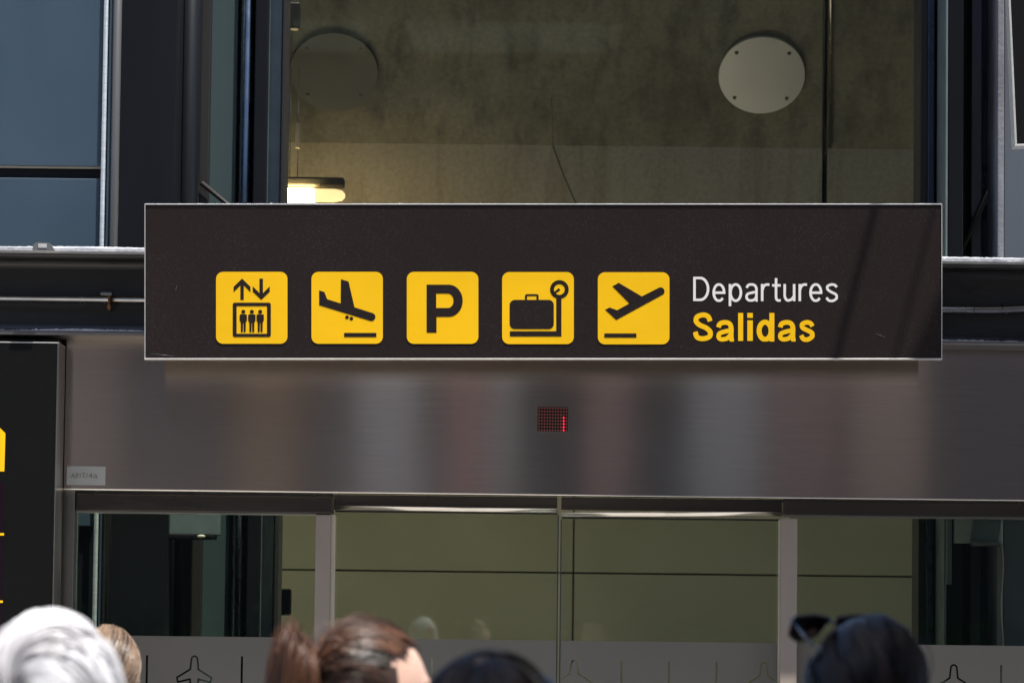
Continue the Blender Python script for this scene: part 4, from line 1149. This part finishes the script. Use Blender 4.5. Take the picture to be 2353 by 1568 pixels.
def whorl(axis, nstr=5200, K=14, turn=1.25, rad=.0013):
    axis = unit(np.array(axis, float))
    def fun(t, put, hc, r, m):
        keep = lambda v: ~((v[..., 1] > .30) & (v[..., 2] < .5)) & (v[..., 2] > -.7)
        put('scalp', scalp(put, hc, r, m, lambda v: bool(keep(v))), m)
        e1 = unit(np.cross(axis, [0, 0, 1.0])); e2 = np.cross(axis, e1)
        ncl = 120
        ca = rng.random(ncl)*2*PI; ct = .10 + rng.random(ncl)**.8*2.0
        cl = rng.normal(size=(ncl, 3)); idx = rng.integers(0, ncl, nstr)
        a0 = ca[idx] + rng.normal(size=nstr)*.10/np.maximum(.25, np.sin(ct[idx])); t0 = np.clip(ct[idx] + rng.normal(size=nstr)*.04, .03, 2.4)
        s = np.linspace(0, 1, K)[None, :]
        ln = (.75 + .25*rng.random(nstr))[:, None]
        tt = t0[:, None] + s*ln*.75
        aa = a0[:, None] - turn*np.log((tt+.12)/(t0[:, None]+.12)) * 1.0
        d = (np.cos(tt)[..., None]*axis + np.sin(tt)[..., None]*(np.cos(aa)[..., None]*e1 + np.sin(aa)[..., None]*e2))
        h = 1 + (.03 + .085*np.abs(cl[idx, 1]))[:, None]*(np.sin(PI*s*.75))+.012*rng.random(nstr)[:, None]
        p = hc + d*r*h[..., None]
        tone = np.clip(.62 + .26*cl[idx, 2] + .30*rng.normal(size=nstr), 0, 1)
        put('hair', strands_mesh('hair', p, rad*(.7+.7*rng.random(nstr)), tone, hc), m)
    return fun

def fall(crown, nstr=5200, K=14, length=.24, rad=.0008, lift=.055, tone_bias=-.05):
    crown = unit(np.array(crown, float))
    def fun(t, put, hc, r, m):
        keep = lambda v: ~((v[..., 1] > .45) & (v[..., 2] < .45)) & (v[..., 2] > -.7)
        put('scalp', scalp(put, hc, r, m, lambda v: bool(keep(v))), m)
        ncl = 70
        v, idx, c = clumped(nstr, lambda q: keep(q) & (q[..., 2] > -.2), ncl, .06)
        cl = rng.normal(size=(ncl, 3))
        rid = np.clip(np.linalg.norm(v - c[idx], axis=1)/.06, 0, 3)**2
        s = np.linspace(0, 1, K)[None, :, None]
        # run away from the crown along a great circle until the side of the head, then hang
        ax = unit(np.cross(np.broadcast_to(crown, v.shape), v)); 
        fw = np.cross(ax, v)
        ang_ = s*length/.10
        d = np.cos(ang_)*v[:, None, :] + np.sin(ang_)*fw[:, None, :]
        h = 1 + lift*(np.abs(cl[idx, 1])+.4*rng.random(nstr))[:, None, None]*(.4+.6*s) - .010*rid[:, None, None]*(.3+s)
        p = hc + d*r*h
        # hanging part
        side = v.copy()
        horiz = unit(np.concatenate([d[..., :2], np.zeros_like(d[..., :1])], -1))
        low = p[..., 2] < hc[2] - .02
        for k in range(1, K):
            over = low[:, k]
            step = length/K
            p[over, k] = p[over, k-1] + np.array([0, 0, -step]) + rng.normal(size=(over.sum(), 3))*.0008
        tone = np.clip(.4 + tone_bias + .38*cl[idx, 2] + .15*rng.normal(size=nstr), 0, 1)
        put('hair', strands_mesh('hair', p, rad*(.7+.6*rng.random(nstr)), tone, hc), m)
    return fun

# -- ponytail for the woman looking right
def ponytail(t, put, hc, r, m, tp):
    n, K = 3000, 22
    s = np.linspace(0, 1, K)[None, :]
    back = np.array([0, -1.0, 0]); upv = np.array([0, 0, 1.0])
    ncl = 120; cl = rng.normal(size=(ncl, 4)); idx = rng.integers(0, ncl, n)
    q = tp[None, None, :] + np.zeros((n, K, 3))
    uo = np.clip(.55 + .32*cl[idx, 1:2] + .12*rng.normal(size=(n, 1)), 0, 1)
    out = .010 + .060*uo
    rise = .014 + .042*uo + .008*rng.normal(size=(n, 1))
    fallen = .30 + .05*rng.normal(size=(n, 1))
    q[..., 1] -= out*(1-np.exp(-7.0*s)) + .012*s*uo
    q[..., 2] += rise*np.sin(PI*np.minimum(1, s*3.0)) - fallen*np.maximum(0, s-.17)**1.1
    q[..., 0] += (cl[idx, 3:4]*.020 + rng.normal(size=(n, 1))*.006)*np.minimum(1, s*4)
    q += rng.normal(size=(n, 1, 3))*.0025
    fl = rng.random(n) < .035
    q[fl, :, 2] += (rng.random((fl.sum(), 1))*.05)*np.sin(PI*np.minimum(1, s*1.4)); q[fl, :, 1] -= .012*rng.normal(size=(fl.sum(), 1))*s
    tone = np.clip(.72 + .2*cl[idx, 2] + .15*rng.normal(size=n), 0, 1)
    put('ponytail', strands_mesh('ponytail', q, .0008*(.7+.6*rng.random(n)), tone, hc), m)
    b = MB(); ring = [(tp[0]+.013*math.cos(a), tp[1]-.006, tp[2]+.013*math.sin(a)) for a in np.linspace(0, 2*PI, 17)]
    b.tube(ring, .0045, 8, False); put('hair_tie', b.mesh('hair_tie'), mat('mauve_tie', (.33, .22, .25), .7))

# person 1: grey hair, near left
P1 = P(112, 1415, 4.7)
make_person('person with silvery white hair swept round a crown whorl at lower left', P1, 0, whorl((-.32, -.93, .22)), M['hair_grey'], (.25, .30, .40), (.05, .06, .09), (.083, .10, .112))
# person 2: light brown slicked hair, farther
P2 = P(246, 1431, 9.2)
make_person('person with slicked back light brown hair beside the white haired head', P2, -.05, gather((-.05, -.80, -.62), 7000, 12, None, .06, .022, .00070, wild=.04, nclump=170, side=.05, spread=.035, con=.36), M['hair_blond'], (.5, .42, .38), (.08, .08, .1), (.080, .098, .112))
# person 3: brown ponytail
P3 = P(844, 1433, 5.9)
make_person('person with brown ponytail turned right so the forehead shows', P3, -1.12, gather((0, -.93, .34), 5600, 13, ponytail, .08, .055, .00080, wild=.04, nclump=110, bulge=.03, spread=.05, con=.30), M['hair_brown'], (.35, .08, .09), (.03, .03, .05), (.079, .104, .111))
# person 4: dark hair in front, bottom middle
P4 = P(1110, 1498, 4.35)
t4, hc4 = make_person('dark haired person at the bottom middle with sunglasses pushed up', P4, .05, fall((0, .15, 1)), M['hair_black'], (.06, .07, .10), (.02, .02, .03), (.081, .100, .110))
# person 5: black hair, right
P5 = P(1990, 1404, 5.7)
t5, hc5 = make_person('person with gathered black hair and raised sunglasses at lower right', P5, .12, gather((.10, -.80, -.60), 5800, 13, None, -.05, .050, .00080, wild=.02, nclump=70, bulge=.01, spread=.06, con=.40), M['hair_black'], (.10, .10, .12), (.03, .03, .04), (.090, .106, .114))

# sunglasses worn on the head of person 5; a band stands in for those of person 4
def sunglasses(center, yaw, pitch, roll, label, w=.146):
    t = empty('sunglasses', center, label, 'sunglasses')
    t.rotation_euler = (pitch, roll, yaw)
    def put(name, me, m):
        o = bpy.data.objects.new(name, me); COL.objects.link(o); me.materials.append(m); o.parent = t; return o
    for s in (-1, 1):
        L = [(s*(.004 + x*w/2), z) for x, z in ((.05, .016), (.5, .021), (.95, .018), (1.0, .006), (.93, -.016), (.7, -.026), (.4, -.026), (.16, -.014))]
        me = flat_mesh('lens', [L], .002); put('lens', me, M['lens'])
        mb = MB(); ring = [(x, -.001, z) for x, z in L]; mb.tube(ring + [ring[0]], .0022, 8, False); put('rim', mb.mesh('rim'), M['lens'])
        mb = MB(); mb.tube([(s*(w/2+.004), 0, .010), (s*(w/2+.003), -.035, .007), (s*(w/2-.004), -.055, .003)], .0022, 8); put('temple', mb.mesh('temple'), M['chrome'])
        mb = MB(); mb.ell((s*(w/2+.005), -.001, .011), (.0035, .004, .0035), 10, 6); put('hinge', mb.mesh('hinge'), M['chrome'])
    mb = MB(); mb.tube([(-.008, 0, .004), (0, 0, .009), (.008, 0, .004)], .0022, 8); put('bridge', mb.mesh('bridge'), M['chrome'])
    return t
sunglasses(P(1905, 1437, 5.72), .62, .62, 0.0, 'dark sunglasses pushed up on the black haired head at lower right')
hb_c = t4.matrix_basis @ Vector(hc4)
hb = empty('sunglasses_band', hb_c, 'glossy black band standing in for sunglasses, two beads added as glints, on the dark head at bottom middle', 'sunglasses_band')
hb.rotation_euler = (.10, .22, .0)
ring = [(.088*math.cos(a), 0, .1165*math.sin(a)) for a in np.linspace(-.15, PI+.15, 40)]
o = MB().tube(ring, .0042, 10).build('band', M['lens']); o.parent = hb
for a, mm in ((.92, M['chrome']), (.66, M['glint_gold'])):
    o = MB().ell((.093*math.cos(a), -.007, .1215*math.sin(a)), (.0058, .0058, .0058), 14, 10).build('glint_bead', mm); o.parent = hb  # small metal beads added to give two glints
# red spectacle arm of the white haired person
t = empty('spectacles', P(258, 1550, 4.72), 'red spectacle arm at the side of the white haired head', 'glasses')
pa_ = P(253, 1544, 4.74); pb_ = P(260, 1556, 4.70)
MB().tube([pa_ + Vector((0, .07, .004)), pa_, pb_, pb_ + Vector((.0, -.01, -.02))], [.002, .0035, .0035, .002], 10).build('temple', M['red_plastic'], t)
MB().box(pa_.x-.13, pa_.x, pa_.y+.066, pa_.y+.072, pa_.z-.02, pa_.z+.006, .001).build('front_frame', M['red_plastic'], t)

# ------------------------------------------------------------------ across the plaza, partly added for reflections in the steel and the glass
ob = empty('opposite_building', (0, -12, 0), 'dark car park building across the plaza, bays added for the fascia reflections', 'building')
MB().box(-26, 26, -16, -12.6, 0, 13).build('wall', mat('opposite_wall', (.045, .042, .040), .8, noise=(.4, .15, (1, 1, 1))), ob)
bays = [(-9, -7.4, (.05, .05, .06), 0, 10), (-7.2, -6.1, (.12, .11, .11), 0, 12), (-6.0, -5.0, (.20, .185, .175), 0, 12), (-4.9, -4.3, (.09, .08, .08), 0, 12),
        (-4.2, -3.1, (.022, .025, .036), 0, 12), (-3.0, -2.3, (.10, .075, .055), 3, 12), (-2.2, -1.75, (.05, .05, .055), 0, 12),
        (-1.7, -1.02, (.34, .33, .33), 0, 7.5), (-.95, -.76, (.05, .05, .05), 0, 12), (-.72, -.3, (.17, .115, .11), 0, 9), (-.25, .1, (.24, .22, .20), 4.2, 12),
        (.15, .75, (.028, .028, .03), 0, 12), (.8, 1.35, (.17, .128, .122), 0, 10), (1.4, 1.88, (.03, .033, .036), 0, 7), (1.95, 2.75, (.27, .255, .245), 0, 12),
        (2.8, 3.6, (.12, .095, .095), 0, 12), (3.7, 4.6, (.17, .15, .135), 0, 12), (4.7, 5.9, (.05, .05, .06), 0, 12), (6.0, 7.2, (.11, .10, .10), 0, 12), (7.4, 9, (.05, .05, .05), 0, 12)]
for i, (xa, xb_, c, z0_, z1_) in enumerate(bays):
    MB().box(xa, xb_, -12.59, -12.3+.02*(i % 4), 2.9+.05*(i % 3), 6.0, .02).build('reflection_panel', mat('reflection_panel', tuple(min(.9, 4.6*v*w_) for v, w_ in zip(c, (1.06, .98, .92))), .7, noise=(.7, .12, (1, 1, 1))), ob)  # panels added and toned for the vertical streaks mirrored in the fascia
for xa, xb_ in ((-20, -1.75), (-1.3, 1.05), (1.1, 20)): MB().box(xa, xb_, -12.58, -12.3, 8.2, 8.56, .02).build('floor_band', M['conc_wall'], ob)
hedge = empty('hedge', (0, -10.5, 0), 'low green hedge added across the plaza for green reflections in the door glass', 'hedge')  # unseen planting added to tint the door reflections green
b = bmesh.new()
for i in range(9000):
    c = Vector((random.uniform(-9, 9), -10.5+random.gauss(0, .35), random.uniform(.1, 1.5)+.35*math.sin(i*.37)*random.random()))
    q = Quaternion(unit(rng.normal(size=3)), random.uniform(0, 6.28)); w_ = random.uniform(.05, .10)
    b.faces.new([b.verts.new(c + q @ Vector(p)) for p in ((-w_, 0, 0), (0, -w_*.5, 0), (w_, 0, 0), (0, w_*.5, 0))])
me = bpy.data.meshes.new('foliage'); b.to_mesh(me); b.free()
tag(link_mesh('foliage', me, mat('hedge_leaf', (.05, .12, .035), .5, noise=(3, .4, (1, 1, 1))), hedge), kind='stuff')

cp = empty('shade_canopy', (3, 9, 7), 'unseen metal canopy above the plaza, its decks shaped to shade sign and heads', 'canopy')
def src(u, v, H):
    q = P(u, v, Y_SIGN); t_ = (H - q.z)/-SUN_L.z
    return q - SUN_L*t_
for (uu, wid, dep_) in ((2003, .024, .04), (2137, .012, .025)):
    xx = src(uu, 484, 7.05).x
    MB().box(xx-wid/2, xx+wid/2, 9.0, 14.2, 7.0, 7.0+dep_, .004).build('rafter', M['steel_dark'], cp)
mb = MB()
def zprism(pts, z0, z1):
    m_ = MB(); A = [m_.b.verts.new((x, y, z0)) for x, y in pts]; B = [m_.b.verts.new((x, y, z1)) for x, y in pts]
    m_.b.faces.new(A); m_.b.faces.new(B[::-1]); n_ = len(pts)
    for k in range(n_): m_.b.faces.new((A[k], B[k], B[(k+1) % n_], A[(k+1) % n_]))
    return m_
dA, dB = src(2163, 686, 7.15), src(2095, 821, 7.15); dd_ = dA - dB
zprism([((dB-dd_*1.5).x, (dB-dd_*1.5).y), ((dA+dd_*3).x, (dA+dd_*3).y), (6, (dA+dd_*3).y), (6, (dB-dd_*1.5).y)], 7.13, 7.2).build('shade_panel', M['steel_dark'], cp)  # unseen deck shaped to shade the sign's lower right corner
zprism([(1.0, -6), (7, -6), (7, 11.4), (2.3, 11.4), (1.6, 3.7), (1.0, 3.6)], 7.13, 7.2).build('shade_panel', M['steel_dark'], cp)  # unseen deck shaped to keep sun and sky off the right-hand heads
